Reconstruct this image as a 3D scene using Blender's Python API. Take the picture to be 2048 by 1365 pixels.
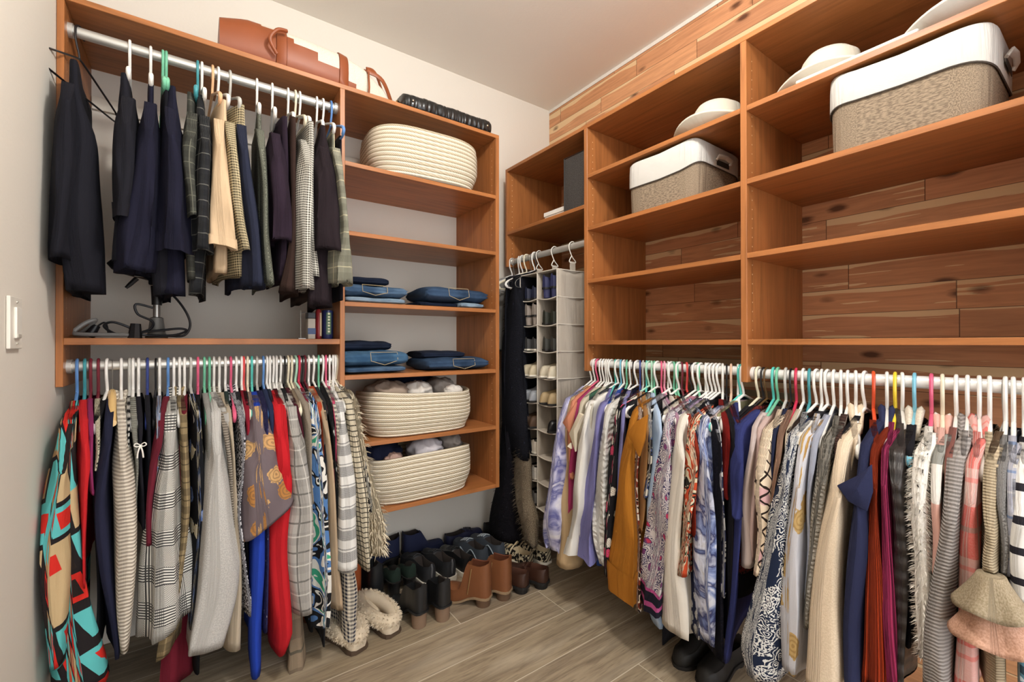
import bpy, bmesh, math, random
from math import sin, cos, pi, radians, atan2, sqrt, floor, exp
from mathutils import Vector, Matrix, noise as mnoise
for _o in list(bpy.data.objects): bpy.data.objects.remove(_o)
SC = bpy.context.scene
COL = SC.collection
# ------------------------------------------------------------------ camera
HC = 1.16                                     # camera height above the floor
FPX, YAW, PITCH, ROLL = 881.45, radians(54.476), radians(0.259), radians(-0.069)
cam_data = bpy.data.cameras.new('camera'); cam_data.sensor_width = 36; cam_data.lens = FPX*36/2048
cam_data.clip_start = .02
cam = bpy.data.objects.new('camera', cam_data); COL.objects.link(cam)
cam.location = (0, 0, HC); cam.rotation_mode = 'XYZ'
cam.rotation_euler = (Matrix.Rotation(YAW-pi/2, 3, 'Z') @ Matrix.Rotation(pi/2+PITCH, 3, 'X') @ Matrix.Rotation(ROLL, 3, 'Z')).to_euler()
SC.camera = cam
# ------------------------------------------------------------------ light and exposure
world = bpy.data.worlds.new('world'); SC.world = world; world.use_nodes = True
world.node_tree.nodes['Background'].inputs[0].default_value = (.97, .98, 1.0, 1)
world.node_tree.nodes['Background'].inputs[1].default_value = 2.45
ld = bpy.data.lights.new('ceiling_light', 'POINT'); ld.energy = 42; ld.color = (1.0, .975, .935); ld.shadow_soft_size = .085
lo = bpy.data.objects.new('ceiling_light', ld); COL.objects.link(lo); lo.location = (.62, .56, 2.63)
VS = SC.view_settings; VS.view_transform = 'Standard'; VS.look = 'None'; VS.gamma = 1; VS.use_curve_mapping = False
VS.exposure = 0.52
# ------------------------------------------------------------------ camera maths (a pixel of the 2048x1365 frame -> a ray)
_F = Vector((cos(YAW), sin(YAW), 0)); _R = Vector((sin(YAW), -cos(YAW), 0)); _U = Vector((0, 0, 1))
_F2 = _F*cos(PITCH)+_U*sin(PITCH); _U2 = _U*cos(PITCH)-_F*sin(PITCH)
def ray(u, v):
    a, b = u-1024, v-682.5
    x = a*cos(ROLL)+b*sin(ROLL); y = -a*sin(ROLL)+b*cos(ROLL)
    return _F2+_R*(x/FPX)-_U2*(y/FPX)
O = Vector((0, 0, HC))
def onX(u, v, X): d = ray(u, v); return O+d*(X/d.x)
def onY(u, v, Y): d = ray(u, v); return O+d*(Y/d.y)
def onZ(u, v, Z): d = ray(u, v); return O+d*((Z-HC)/d.z)
# ------------------------------------------------------------------ things and parts
def tag(o, label=None, cat=None, group=None, kind=None):
    if label: o['label'] = label
    if cat: o['category'] = cat
    if group: o['group'] = group
    if kind: o['kind'] = kind
    return o
def thing(name, label, cat, loc=(0, 0, 0), rz=0, group=None):
    o = bpy.data.objects.new(name, None); COL.objects.link(o); o.empty_display_size = .05
    o.location = loc; o.rotation_euler = (0, 0, rz)
    return tag(o, label, cat, group)
class MB:
    def __init__(s): s.v = []; s.f = []; s.uv = []; s.m = []
    def add(s, vs, fs, uv=None, m=0):
        b = len(s.v); s.v += [tuple(p) for p in vs]
        s.uv += list(uv) if uv else [(p[0]+p[1], p[2]) for p in vs]
        for f in fs: s.f.append(tuple(i+b for i in f)); s.m.append(m)
        return s
    def box(s, x0, x1, y0, y1, z0, z1, m=0):
        return s.add([(x0, y0, z0), (x1, y0, z0), (x1, y1, z0), (x0, y1, z0), (x0, y0, z1), (x1, y0, z1), (x1, y1, z1), (x0, y1, z1)],
            [(3, 2, 1, 0), (4, 5, 6, 7), (0, 1, 5, 4), (1, 2, 6, 5), (2, 3, 7, 6), (3, 0, 4, 7)], m=m)
    def rings(s, R, cap0=True, cap1=True, closed=True, uv=None, m=0):
        n = len(R[0]); vs = [p for r in R for p in r]; fs = []
        for i in range(len(R)-1):
            for j in range(n if closed else n-1):
                k = (j+1) % n; fs.append((i*n+j, i*n+k, (i+1)*n+k, (i+1)*n+j))
        if cap0: fs.append(tuple(range(n-1, -1, -1)))
        if cap1: fs.append(tuple((len(R)-1)*n+j for j in range(n)))
        return s.add(vs, fs, uv, m)
    def tube(s, path, r, n=8, closed=False, m=0, flat=1.0):
        P = [Vector(p) for p in path]; L = len(P); R = []; up = None
        for i in range(L):
            a = P[(i-1) % L] if (closed or i) else P[0]; b = P[(i+1) % L] if (closed or i < L-1) else P[-1]
            d = (b-a).normalized()
            if up is None:
                up = Vector((0, 0, 1)) if abs(d.z) < .9 else Vector((1, 0, 0))
            sd = d.cross(up)
            sd = sd.normalized() if sd.length > 1e-6 else d.orthogonal().normalized()
            up = sd.cross(d).normalized()
            rr = r[i] if isinstance(r, (list, tuple)) else r
            R.append([P[i]+sd*(cos(2*pi*k/n)*rr)+up*(sin(2*pi*k/n)*rr*flat) for k in range(n)])
        if closed: R.append(R[0])
        return s.rings(R, not closed, not closed, m=m)
    def lathe(s, prof, n=24, c=(0, 0, 0), sx=1, sy=1, m=0, cap0=True, cap1=True):
        R = [[(c[0]+r*sx*cos(2*pi*k/n), c[1]+r*sy*sin(2*pi*k/n), c[2]+z) for k in range(n)] for r, z in prof]
        return s.rings(R, cap0, cap1, m=m)
    def build(s, name, mats, parent=None, smooth=40, bevel=0, world=False, seg=2, solid=0):
        me = bpy.data.meshes.new(name)
        vs = s.v
        if world and parent is not None:
            M = Matrix.Translation(parent.location) @ parent.rotation_euler.to_matrix().to_4x4(); Mi = M.inverted()
            vs = [Mi @ Vector(p) for p in vs]
        me.from_pydata([tuple(p) for p in vs], [], s.f)
        ul = me.uv_layers.new(name='UVMap')
        for l in me.loops: ul.data[l.index].uv = s.uv[l.vertex_index]
        if not isinstance(mats, (list, tuple)): mats = [mats]
        for m in mats: me.materials.append(m)
        for p, m in zip(me.polygons, s.m): p.material_index = m
        bm = bmesh.new(); bm.from_mesh(me); bmesh.ops.recalc_face_normals(bm, faces=bm.faces); bm.to_mesh(me); bm.free()
        if smooth:
            me.shade_smooth()
            if smooth < 180: me.set_sharp_from_angle(angle=radians(smooth))
        me.update()
        o = bpy.data.objects.new(name, me); COL.objects.link(o)
        if parent is not None: o.parent = parent
        if bevel:
            b = o.modifiers.new('bevel', 'BEVEL'); b.width = bevel; b.segments = seg; b.limit_method = 'ANGLE'; b.angle_limit = radians(50)
        if solid:
            b = o.modifiers.new('solid', 'SOLIDIFY'); b.thickness = solid; b.offset = 0
        return o
def lerp(a, b, t): return a+(b-a)*t
def ss(a, b, x):
    t = min(1, max(0, (x-a)/(b-a))); return t*t*(3-2*t)
def interp(tab, x):
    if x <= tab[0][0]: return tab[0][1]
    for (a, p), (b, q) in zip(tab, tab[1:]):
        if x <= b:
            t = (x-a)/(b-a+1e-9); return p+(q-p)*t
    return tab[-1][1]
def arc(pts, n=6):
    """Catmull-Rom through points"""
    P = [Vector(p) for p in pts]; out = []
    for i in range(len(P)-1):
        a = P[max(i-1, 0)]; b = P[i]; c = P[i+1]; d = P[min(i+2, len(P)-1)]
        for k in range(n):
            t = k/n
            out.append(.5*((2*b)+(c-a)*t+(2*a-5*b+4*c-d)*t*t+(3*b-a-3*c+d)*t**3))
    out.append(P[-1]); return out
# ------------------------------------------------------------------ materials
def lin(c):
    if isinstance(c, str): c = [int(c[i:i+2], 16)/255 for i in (0, 2, 4)]
    return tuple((x/12.92 if x <= .04045 else ((x+.055)/1.055)**2.4) for x in c)+(1,)
class NT:
    def __init__(s, name, rough=.85, spec=.3):
        s.mat = bpy.data.materials.new(name); s.mat.use_nodes = True; s.t = s.mat.node_tree
        s.b = s.t.nodes['Principled BSDF']; s.b.inputs['Roughness'].default_value = rough
        s.b.inputs['Specular IOR Level'].default_value = spec
    def n(s, typ, ins=None, out=0, **pr):
        nd = s.t.nodes.new('ShaderNode'+typ)
        for k, v in pr.items(): setattr(nd, k, v)
        for k, v in (ins or {}).items():
            if isinstance(v, bpy.types.NodeSocket): s.t.links.new(v, nd.inputs[k])
            elif v is not None: nd.inputs[k].default_value = v
        return nd.outputs[out]
    def m(s, op, a, b=None, c=None):
        return s.n('Math', {0: a, 1: b, 2: c}, operation=op)
    def vm(s, op, a, b): return s.n('VectorMath', {0: a, 1: b}, operation=op)
    def sep(s, v):
        nd = s.t.nodes.new('ShaderNodeSeparateXYZ'); s.t.links.new(v, nd.inputs[0]); return nd.outputs
    def comb(s, x, y, z=0.0): return s.n('CombineXYZ', {0: x, 1: y, 2: z})
    def mix(s, f, a, b):
        nd = s.t.nodes.new('ShaderNodeMix'); nd.data_type = 'RGBA'
        for k, v in ((0, f), (6, a), (7, b)):
            if isinstance(v, bpy.types.NodeSocket): s.t.links.new(v, nd.inputs[k])
            else: nd.inputs[k].default_value = v
        return nd.outputs[2]
    def ramp(s, f, stops, mode='LINEAR'):
        nd = s.t.nodes.new('ShaderNodeValToRGB'); e = nd.color_ramp.elements; nd.color_ramp.interpolation = mode
        while len(e) < len(stops): e.new(.5)
        for q, (p, c) in zip(e, stops): q.position = p; q.color = c
        s.t.links.new(f, nd.inputs[0]); return nd.outputs[0]
    def noise(s, v, sc, det=3, out=0, dist=0): return s.n('TexNoise', {'Vector': v, 'Scale': sc, 'Detail': det, 'Distortion': dist}, out)
    def vor(s, v, sc, out=0, rnd=1.0, feature='F1', dist='EUCLIDEAN', dim='2D'):
        return s.n('TexVoronoi', {'Vector': v, 'Scale': sc, 'Randomness': rnd}, out, feature=feature, distance=dist, voronoi_dimensions=dim)
    def tc(s, o): 
        nd = s.t.nodes.new('ShaderNodeTexCoord'); return nd.outputs[o]
    def stripe(s, x, f, duty=.5, off=0.0):
        return s.m('LESS_THAN', s.m('FRACT', s.m('MULTIPLY_ADD', x, f, off)), duty)
    def sin(s, x, f): return s.m('SINE', s.m('MULTIPLY', x, 2*pi*f))
    def fin(s, col, bump=None, strength=.3, dist=.002, wrinkle=None):
        if isinstance(col, bpy.types.NodeSocket): s.t.links.new(col, s.b.inputs['Base Color'])
        else: s.b.inputs['Base Color'].default_value = col
        if bump is not None:
            pre = None
            if wrinkle is not None: pre = s.n('Bump', {'Height': wrinkle, 'Strength': .55, 'Distance': .012})
            bn = s.n('Bump', {'Height': bump, 'Strength': strength, 'Distance': dist, 'Normal': pre})
            s.t.links.new(bn, s.b.inputs['Normal'])
        return s.mat
_mc = {}
def plain(c, rough=.5, metal=0, spec=.4, bump=0, name='paint', coat=0):
    k = ('p', c, rough, metal, spec, bump, coat)
    if k in _mc: return _mc[k]
    t = NT(name, rough, spec); t.b.inputs['Metallic'].default_value = metal
    if coat: t.b.inputs['Coat Weight'].default_value = coat; t.b.inputs['Coat Roughness'].default_value = .15
    v = t.tc('Object'); L = lin(c)
    nz = t.noise(v, 18, 3)
    col = t.mix(nz, tuple(x*.88 for x in L[:3])+(1,), tuple(min(1, x*1.08) for x in L[:3])+(1,))
    t.fin(col, t.noise(v, 160, 3) if bump else None, bump, .001)
    _mc[k] = t.mat; return t.mat
def wall_paint(c, name):
    t = NT(name, .92, .15); v = t.tc('Object'); L = lin(c)
    col = t.mix(t.noise(v, 1.4, 4), tuple(x*.95 for x in L[:3])+(1,), L)
    return t.fin(col, t.noise(v, 90, 4), .25, .0015)
def wood(axis, c='A4683A', name='cherry_wood'):
    k = ('w', axis, c)
    if k in _mc: return _mc[k]
    t = NT(name, .38, .35); v = t.tc('Object'); L = lin(c)
    sc = [16, 16, 16]; sc[axis] = 1.1
    g = t.noise(t.vm('MULTIPLY', v, tuple(sc)), 3.2, 6, dist=.6)
    sc2 = [60, 60, 60]; sc2[axis] = 2.2
    g2 = t.noise(t.vm('MULTIPLY', v, tuple(sc2)), 3, 3)
    col = t.ramp(g, [(.28, tuple(x*.68 for x in L[:3])+(1,)), (.52, L), (.75, tuple(min(1, x*1.18) for x in L[:3])+(1,))])
    col = t.mix(t.m('MULTIPLY', g2, .18), col, tuple(x*.6 for x in L[:3])+(1,))
    t.fin(col, g2, .06, .001); _mc[k] = t.mat; return t.mat
def cedar():
    t = NT('cedar_planks', .5, .3); v = t.tc('Object'); x, y, z = t.sep(v)
    PH = .0905
    row = t.m('FLOOR', t.m('DIVIDE', z, PH)); fz = t.m('FRACT', t.m('DIVIDE', z, PH))
    r1 = t.n('TexWhiteNoise', {'W': row}, 0, noise_dimensions='1D')
    yy = t.m('ADD', y, t.m('MULTIPLY', r1, 9.7))
    PL = .62
    yb = t.m('DIVIDE', yy, PL); bi = t.m('FLOOR', yb); fy = t.m('FRACT', yb)
    idv = t.m('ADD', t.m('MULTIPLY', row, 17.13), t.m('MULTIPLY', bi, 3.71))
    r2 = t.n('TexWhiteNoise', {'W': idv}, 0, noise_dimensions='1D')
    r3 = t.n('TexWhiteNoise', {'W': t.m('ADD', idv, 50.5)}, 0, noise_dimensions='1D')
    base = t.ramp(r2, [(0, lin('BE8862')), (.35, lin('D2986C')), (.65, lin('C68C66')), (1, lin('DAA274'))])
    pv = t.comb(t.m('MULTIPLY', yy, 1.0), t.m('MULTIPLY', z, 12.0), t.m('MULTIPLY', idv, 1.37))
    g = t.noise(pv, 5.5, 6, dist=.8)
    base = t.mix(t.ramp(g, [(.35, (0, 0, 0, 1)), (.7, (1, 1, 1, 1))]), base, t.mix(.42, base, lin('84563C')))
    # sapwood along plank edges
    wv = t.noise(t.comb(t.m('MULTIPLY', yy, 2.6), idv, 0.0), 1.0, 2)
    edge = t.m('SUBTRACT', t.m('MULTIPLY', wv, t.m('MULTIPLY_ADD', r3, .75, .45)), .24)
    sap = t.m('GREATER_THAN', edge, t.m('SUBTRACT', 1.0, fz))
    sl = t.noise(t.comb(t.m('MULTIPLY', yy, 3.4), t.m('MULTIPLY', z, 75.0), idv), 1.0, 2)
    lz = t.noise(t.comb(t.m('MULTIPLY', yy, 1.7), t.m('MULTIPLY', z, 6.0), idv), 1.3, 1)
    sliver = t.m('GREATER_THAN', t.m('ADD', sl, t.m('MULTIPLY', t.m('SUBTRACT', lz, .5), .75)), .73)
    sapm = t.m('MAXIMUM', sap, sliver)
    col = t.mix(t.m('MULTIPLY', sapm, .82), base, lin('E2C69A'))
    # knots
    kd = t.vor(t.comb(t.m('MULTIPLY', yy, 5.0), t.m('MULTIPLY', z, 11.0), idv), 1.0, dim='3D')
    kn = t.ramp(t.m('ADD', kd, t.m('MULTIPLY', t.m('SUBTRACT', g, .5), .22)), [(.09, (1, 1, 1, 1)), (.2, (0, 0, 0, 1))])
    col = t.mix(t.m('MULTIPLY', kn, .85), col, lin('452213'))
    # joints
    j1 = t.m('LESS_THAN', t.m('MINIMUM', fz, t.m('SUBTRACT', 1.0, fz)), .012)
    j2 = t.m('LESS_THAN', t.m('MINIMUM', fy, t.m('SUBTRACT', 1.0, fy)), .0022)
    jj = t.m('MAXIMUM', j1, j2)
    col = t.mix(t.m('MULTIPLY', jj, .75), col, lin('3A1C0E'))
    return t.fin(col, t.m('SUBTRACT', t.m('MULTIPLY', g, .15), jj), .5, .002)
def floor_mat(y0, x0):
    t = NT('wood_look_tile', .45, .35); v = t.tc('Object'); x, y, z = t.sep(v)
    PW = .1915; PL = 1.2
    ry = t.m('DIVIDE', t.m('SUBTRACT', y, y0), PW); row = t.m('FLOOR', ry); fy = t.m('FRACT', ry)
    off = t.m('MULTIPLY', t.m('FLOORED_MODULO', t.m('ADD', row, 30.0), 3.0), .41)
    rx = t.m('DIVIDE', t.m('ADD', t.m('SUBTRACT', x, x0), off), PL); bi = t.m('FLOOR', rx); fx = t.m('FRACT', rx)
    idv = t.m('ADD', t.m('MULTIPLY', row, 7.7), t.m('MULTIPLY', bi, 3.1))
    r = t.n('TexWhiteNoise', {'W': idv}, 0, noise_dimensions='1D')
    base = t.ramp(r, [(0, lin('897A66')), (.5, lin('A3937B')), (1, lin('95866E'))])
    pv = t.comb(t.m('MULTIPLY', x, 1.2), t.m('MULTIPLY', y, 14.0), idv)
    g = t.noise(pv, 3.2, 7, dist=1.2); g2 = t.noise(t.comb(t.m('MULTIPLY', x, 5.0), t.m('MULTIPLY', y, 60.0), idv), 3, 4)
    col = t.mix(t.ramp(g, [(.38, (0, 0, 0, 1)), (.68, (1, 1, 1, 1))]), base, t.mix(.6, base, lin('5A4C3E')))
    col = t.mix(t.ramp(g2, [(.55, (0, 0, 0, 1)), (.7, (.5, .5, .5, 1))]), col, lin('574A3E'))
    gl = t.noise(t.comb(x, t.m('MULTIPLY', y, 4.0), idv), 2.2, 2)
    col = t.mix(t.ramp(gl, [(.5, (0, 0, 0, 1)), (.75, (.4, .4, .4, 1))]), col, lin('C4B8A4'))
    j = t.m('MAXIMUM', t.m('LESS_THAN', t.m('MINIMUM', fy, t.m('SUBTRACT', 1.0, fy)), .0085), t.m('LESS_THAN', t.m('MINIMUM', fx, t.m('SUBTRACT', 1.0, fx)), .0013))
    col = t.mix(j, col, lin('C6BBA8'))
    return t.fin(col, t.m('SUBTRACT', t.m('MULTIPLY', g2, .3), t.m('MULTIPLY', j, .6)), .25, .001)
def fabric(kind, *cols, sc=1.0, rough=.92, spec=.15, bump=.35, sheen=0):
    key = (kind, cols, sc, rough, bump)
    if key in _mc: return _mc[key]
    t = NT('fabric_'+kind, rough, spec); uv = t.tc('UV'); u, v, _ = t.sep(uv); C = [lin(c) for c in cols]
    if sheen: t.b.inputs['Sheen Weight'].default_value = sheen
    dk = lambda c, k: tuple(x*k for x in c[:3])+(1,)
    wv = t.m('MULTIPLY', t.sin(u, 420), t.sin(v, 420)); h = t.noise(uv, 220, 3); st = bump; ds = .001
    big = t.noise(uv, 9, 3)
    c0 = t.mix(big, dk(C[0], .86), C[0])
    G = lambda a, b: t.m('GREATER_THAN', a, b)
    if kind == 'solid': col = c0
    elif kind == 'heather':
        col = t.mix(t.ramp(t.noise(uv, 260*sc, 2), [(.4, (0, 0, 0, 1)), (.6, (1, 1, 1, 1))]), C[0], C[1])
    elif kind == 'ribh':
        w = t.sin(v, 95*sc); h = w; ds = .003; st = .6
        col = t.mix(t.ramp(w, [(0, (.55, .55, .55, 1)), (.3, (0, 0, 0, 1))]), C[0], C[1]); col = t.mix(t.m('MULTIPLY', G(-.8, w), .6), col, C[1])
    elif kind == 'ribv':
        w = t.sin(u, 150*sc); h = w; ds = .004; st = .8; col = t.mix(t.ramp(w, [(0, (1, 1, 1, 1)), (.3, (0, 0, 0, 1))]), C[0], C[1])
    elif kind == 'cable':
        w = t.m('MULTIPLY', t.sin(t.m('ADD', u, t.m('MULTIPLY', t.sin(v, 14), .008)), 28), t.m('ABSOLUTE', t.sin(v, 40)))
        h = t.m('ADD', w, t.m('MULTIPLY', t.noise(uv, 300, 2), .6)); ds = .006; st = .9
        col = t.mix(t.noise(uv, 240, 2), C[0], C[1])
    elif kind == 'stripes':
        fr = t.m('FRACT', t.m('MULTIPLY', v, 9*sc)); k = len(C)
        col = t.ramp(fr, [(i/k, c) for i, c in enumerate(C)], 'CONSTANT')
    elif kind == 'woven':           # white and black woven bands
        fr = t.m('FRACT', t.m('MULTIPLY', v, 13*sc)); dots = t.m('MULTIPLY', t.stripe(u, 230, .5), t.stripe(v, 300, .6))
        zone = t.ramp(fr, [(0, (0, 0, 0, 1)), (.25, (1, 1, 1, 1)), (.72, (0, 0, 0, 1)), (.8, (1, 1, 1, 1)), (.86, (0, 0, 0, 1))], 'CONSTANT')
        col = t.mix(t.m('MULTIPLY', zone, t.m('ADD', .35, t.m('MULTIPLY', dots, .65))), C[0], C[1]); h = dots
    elif kind == 'glen':
        a = t.stripe(u, 11*sc, .45); b = t.stripe(v, 9*sc, .45)
        f1 = t.stripe(u, 125*sc, .5); f2 = t.stripe(v, 125*sc, .5); fine = t.m('ABSOLUTE', t.m('SUBTRACT', t.stripe(u, 190*sc, .5), t.stripe(v, 190*sc, .5)))
        bold = t.m('MAXIMUM', t.m('MULTIPLY', a, f1), t.m('MULTIPLY', b, f2))
        anyb = t.m('MAXIMUM', a, b)
        val = t.m('ADD', t.m('MULTIPLY', anyb, t.m('MULTIPLY', bold, .95)), t.m('MULTIPLY', t.m('SUBTRACT', 1.0, anyb), t.m('MULTIPLY', fine, .85)))
        col = t.mix(val, C[0], C[1]); h = fine
    elif kind == 'hound':
        f1 = t.stripe(u, 115*sc, .5); f2 = t.stripe(v, 115*sc, .5)
        col = t.mix(t.m('MULTIPLY', t.m('ADD', f1, f2), .5), C[0], C[1]); col = t.mix(t.m('MULTIPLY', f1, f2), col, C[1]); h = f1
    elif kind == 'plaid':
        f = t.noise(uv, 300, 1)
        col = t.mix(t.m('MULTIPLY', f, .35), C[0], C[1])
        col = t.mix(t.m('MULTIPLY', t.stripe(u, 11*sc, .4), .45), col, C[1]); col = t.mix(t.m('MULTIPLY', t.stripe(v, 10*sc, .4), .45), col, C[1])
        col = t.mix(t.m('MULTIPLY', t.m('MAXIMUM', t.stripe(u, 11*sc, .07, .3), t.stripe(v, 10*sc, .06, .3)), .65), col, C[2])
        if len(C) > 3: col = t.mix(t.m('MULTIPLY', t.m('MAXIMUM', t.stripe(u, 11*sc, .05, .75), t.stripe(v, 10*sc, .05, .75)), .45), col, C[3])
    elif kind == 'gingham':
        a = t.stripe(u, 70*sc, .5); b = t.stripe(v, 70*sc, .5)
        col = t.mix(t.m('MULTIPLY', t.m('ADD', a, b), .5), C[0], C[1])
    elif kind == 'window':
        ln = t.m('MAXIMUM', t.stripe(u, 52*sc, .2), t.stripe(v, 52*sc, .2)); f = t.m('MULTIPLY', t.stripe(v, 210, .5), .12)
        col = t.mix(t.m('MAXIMUM', t.m('MULTIPLY', ln, .93), f), C[0], C[1]); h = ln
    elif kind == 'lattice':
        d1 = t.m('ADD', u, t.m('MULTIPLY', v, .7)); d2 = t.m('SUBTRACT', u, t.m('MULTIPLY', v, .7))
        nn = t.m('MULTIPLY', t.noise(uv, 26, 2), .012)
        ln = t.m('MAXIMUM', t.stripe(t.m('ADD', d1, nn), 31*sc, .16), t.stripe(t.m('ADD', d2, nn), 31*sc, .16))
        col = t.mix(ln, t.mix(G(big, .62), C[0], C[2]), C[1])
    elif kind == 'blotch':
        n = t.noise(uv, 12*sc, 4, dist=1.6); k = len(C)
        col = t.ramp(n, [(.3+.42*i/(k-1), c) for i, c in enumerate(C)])
    elif kind == 'blobs':           # hard edged abstract print
        n = t.noise(uv, 11*sc, 1, dist=1.2); k = len(C)
        col = t.ramp(n, [(.0 if i == 0 else .3+.42*i/k, c) for i, c in enumerate(C)], 'CONSTANT')
    elif kind == 'floral':
        warp = t.vm('ADD', uv, t.vm('MULTIPLY', t.n('TexNoise', {'Vector': uv, 'Scale': 30.0}, 1), (.02, .02, 0)))
        d = t.vor(warp, 13*sc); cc = t.sep(t.vor(warp, 13*sc, 1))
        ang = t.noise(uv, 90*sc, 2)
        pet = G(.44, t.m('ADD', d, t.m('MULTIPLY', ang, .26))); sel = G(cc[0], .3)
        pc = t.mix(G(cc[1], .5), C[1], C[2 if len(C) > 2 else 1]); ring = t.m('MULTIPLY', G(t.sin(d, 9), .3), .5)
        pc = t.mix(ring, pc, C[3 if len(C) > 3 else 0])
        col = t.mix(t.m('MULTIPLY', pet, sel), c0, pc)
    elif kind == 'paisley':
        warp = t.vm('ADD', uv, t.vm('MULTIPLY', t.n('TexNoise', {'Vector': uv, 'Scale': 22.0}, 1), (.05, .05, 0)))
        d = t.vor(warp, 30*sc); cc = t.sep(t.vor(warp, 30*sc, 1))
        rg = G(t.sin(t.m('ADD', d, t.m('MULTIPLY', t.noise(uv, 90, 2), .25)), 5.0), .35)
        fine = G(t.noise(uv, 210*sc, 2), .54)
        col = t.mix(t.m('MAXIMUM', t.m('MULTIPLY', rg, G(cc[0], .18)), t.m('MULTIPLY', fine, G(cc[1], .7))), c0, C[1])
        if len(C) > 2: col = t.mix(t.m('MULTIPLY', G(cc[2], .6), G(.3, d)), col, C[2])
        if len(C) > 3: col = t.mix(t.m('MULTIPLY', G(cc[2], .83), G(.2, d)), col, C[3])
    elif kind == 'dots':
        d = t.vor(uv, 55*sc, rnd=.25); col = t.mix(G(.3, d), c0, C[1])
    elif kind == 'speckle':
        n = t.noise(uv, 130*sc, 2, dist=.5); col = t.mix(t.ramp(n, [(.5, (0, 0, 0, 1)), (.56, (1, 1, 1, 1))]), C[0], C[1]); h = n
    elif kind == 'fleck':
        n = t.noise(t.vm('MULTIPLY', uv, (1.0, .35, 1.0)), 95*sc, 2); col = t.mix(t.ramp(n, [(.67, (0, 0, 0, 1)), (.71, (1, 1, 1, 1))]), c0, C[1]); h = t.noise(uv, 150, 4); st = .9; ds = .006
    elif kind == 'blocks':
        # big tilted rectangles, each one flat colour, some with dark outlines or an inner patch
        a = t.m('ADD', t.m('MULTIPLY', u, .95), t.m('MULTIPLY', v, .28)); b = t.m('SUBTRACT', t.m('MULTIPLY', v, .95), t.m('MULTIPLY', u, .28))
        rb = t.m('MULTIPLY', b, 9.5*sc); row = t.m('FLOOR', rb); fb = t.m('FRACT', rb)
        W_ = lambda x: t.n('TexWhiteNoise', {'W': x}, 0, noise_dimensions='1D')
        ra = t.m('ADD', t.m('MULTIPLY', a, 7.5*sc), t.m('MULTIPLY', W_(row), 5.0)); ce = t.m('FLOOR', ra); fa = t.m('FRACT', ra)
        idv = t.m('ADD', t.m('MULTIPLY', row, 7.31), t.m('MULTIPLY', ce, 3.17))
        k = len(C)-1; st_ = [(i/k, c) for i, c in enumerate(C[1:])]
        col = t.ramp(W_(idv), st_, 'CONSTANT'); inner = t.ramp(W_(t.m('ADD', idv, 31.7)), st_, 'CONSTANT')
        ed = t.m('MINIMUM', t.m('MINIMUM', fa, t.m('SUBTRACT', 1.0, fa)), t.m('MINIMUM', fb, t.m('SUBTRACT', 1.0, fb)))
        col = t.mix(t.m('MULTIPLY', G(ed, .27), G(W_(t.m('ADD', idv, 77.3)), .45)), col, inner)
        col = t.mix(t.m('MULTIPLY', G(.13, ed), G(W_(t.m('ADD', idv, 11.9)), .35)), col, C[0]); h = t.noise(uv, 330, 3); st = .6
    elif kind == 'fringe':
        w = t.sin(t.m('ADD', u, t.m('MULTIPLY', t.noise(uv, 40, 2), .02)), 110); h = t.m('ADD', w, t.noise(uv, 120, 3)); ds = .006; st = .9
        col = t.mix(t.m('MULTIPLY', t.noise(uv, 60, 3), .5), C[0], C[1])
    elif kind == 'ruffle':
        w = t.sin(t.m('ADD', v, t.m('MULTIPLY', t.noise(uv, 25, 2), .05)), 40); h = t.m('ADD', w, t.noise(uv, 60, 3)); ds = .004; st = .45
        col = t.mix(big, C[0], C[1])
    elif kind == 'denim':
        tw = t.sin(t.m('ADD', u, v), 300); n = t.noise(uv, 11, 4)
        col = t.mix(t.ramp(n, [(.35, (0, 0, 0, 1)), (.75, (1, 1, 1, 1))]), C[0], C[1]); col = t.mix(t.m('MULTIPLY', G(tw, .2), .18), col, C[1]); h = tw
    elif kind == 'rope':            # coiled rope, one coil per unit of v
        fr = t.m('FRACT', v); hh = t.m('SINE', t.m('MULTIPLY', fr, pi)); par = t.m('FLOORED_MODULO', t.m('FLOOR', v), 2.0)
        tw = t.m('MULTIPLY', t.sin(t.m('ADD', u, t.m('MULTIPLY', fr, .012)), 90), .25)
        col = t.mix(par, C[0], C[1]); col = t.mix(t.m('MULTIPLY', G(tw, .1), .25), col, C[2])
        h = t.m('ADD', hh, tw); ds = .0025; st = .6
    elif kind == 'shine':
        col = c0
    if kind in ('solid',): h = t.m('ADD', t.m('MULTIPLY', wv, .4), h)
    wr = None if kind in ('denim', 'rope') else t.noise(t.vm('MULTIPLY', uv, (20.0, 3.2, 1.0)), 1.0, 3, dist=.8)
    t.fin(col, h, st, ds, wr); _mc[key] = t.mat; return t.mat
# ------------------------------------------------------------------ the room
XL, XW, YB, ZC = -.349, 1.957, 2.30, 2.7486
UY, UX = 1.878, 1.518                          # front planes of the two closet units
M_WALL = wall_paint('DDD7CC', 'warm_white_wall'); M_CEIL = wall_paint('EDE9E1', 'ceiling_paint')
def struct(name, mb, m, **k): return tag(mb.build(name, m, **k), kind='structure')
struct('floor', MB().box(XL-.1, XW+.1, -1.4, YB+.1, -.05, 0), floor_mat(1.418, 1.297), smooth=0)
struct('ceiling', MB().box(XL-.1, XW+.1, -1.4, YB+.1, ZC, ZC+.05), M_CEIL, smooth=0)
struct('wall_left', MB().box(XL-.08, XL, -1.4, YB+.08, 0, ZC), M_WALL, smooth=0)
struct('wall_back', MB().box(XL, XW+.08, YB, YB+.08, 0, ZC), M_WALL, smooth=0)
struct('wall_right', MB().box(XW+.012, XW+.09, -1.4, YB, 0, ZC), M_WALL, smooth=0)
struct('trim_1', MB().box(XW, XW+.0118, -1.4, YB-.001, 0.001, ZC-.021), cedar(), smooth=0)       # cedar boards over the right wall
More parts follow.
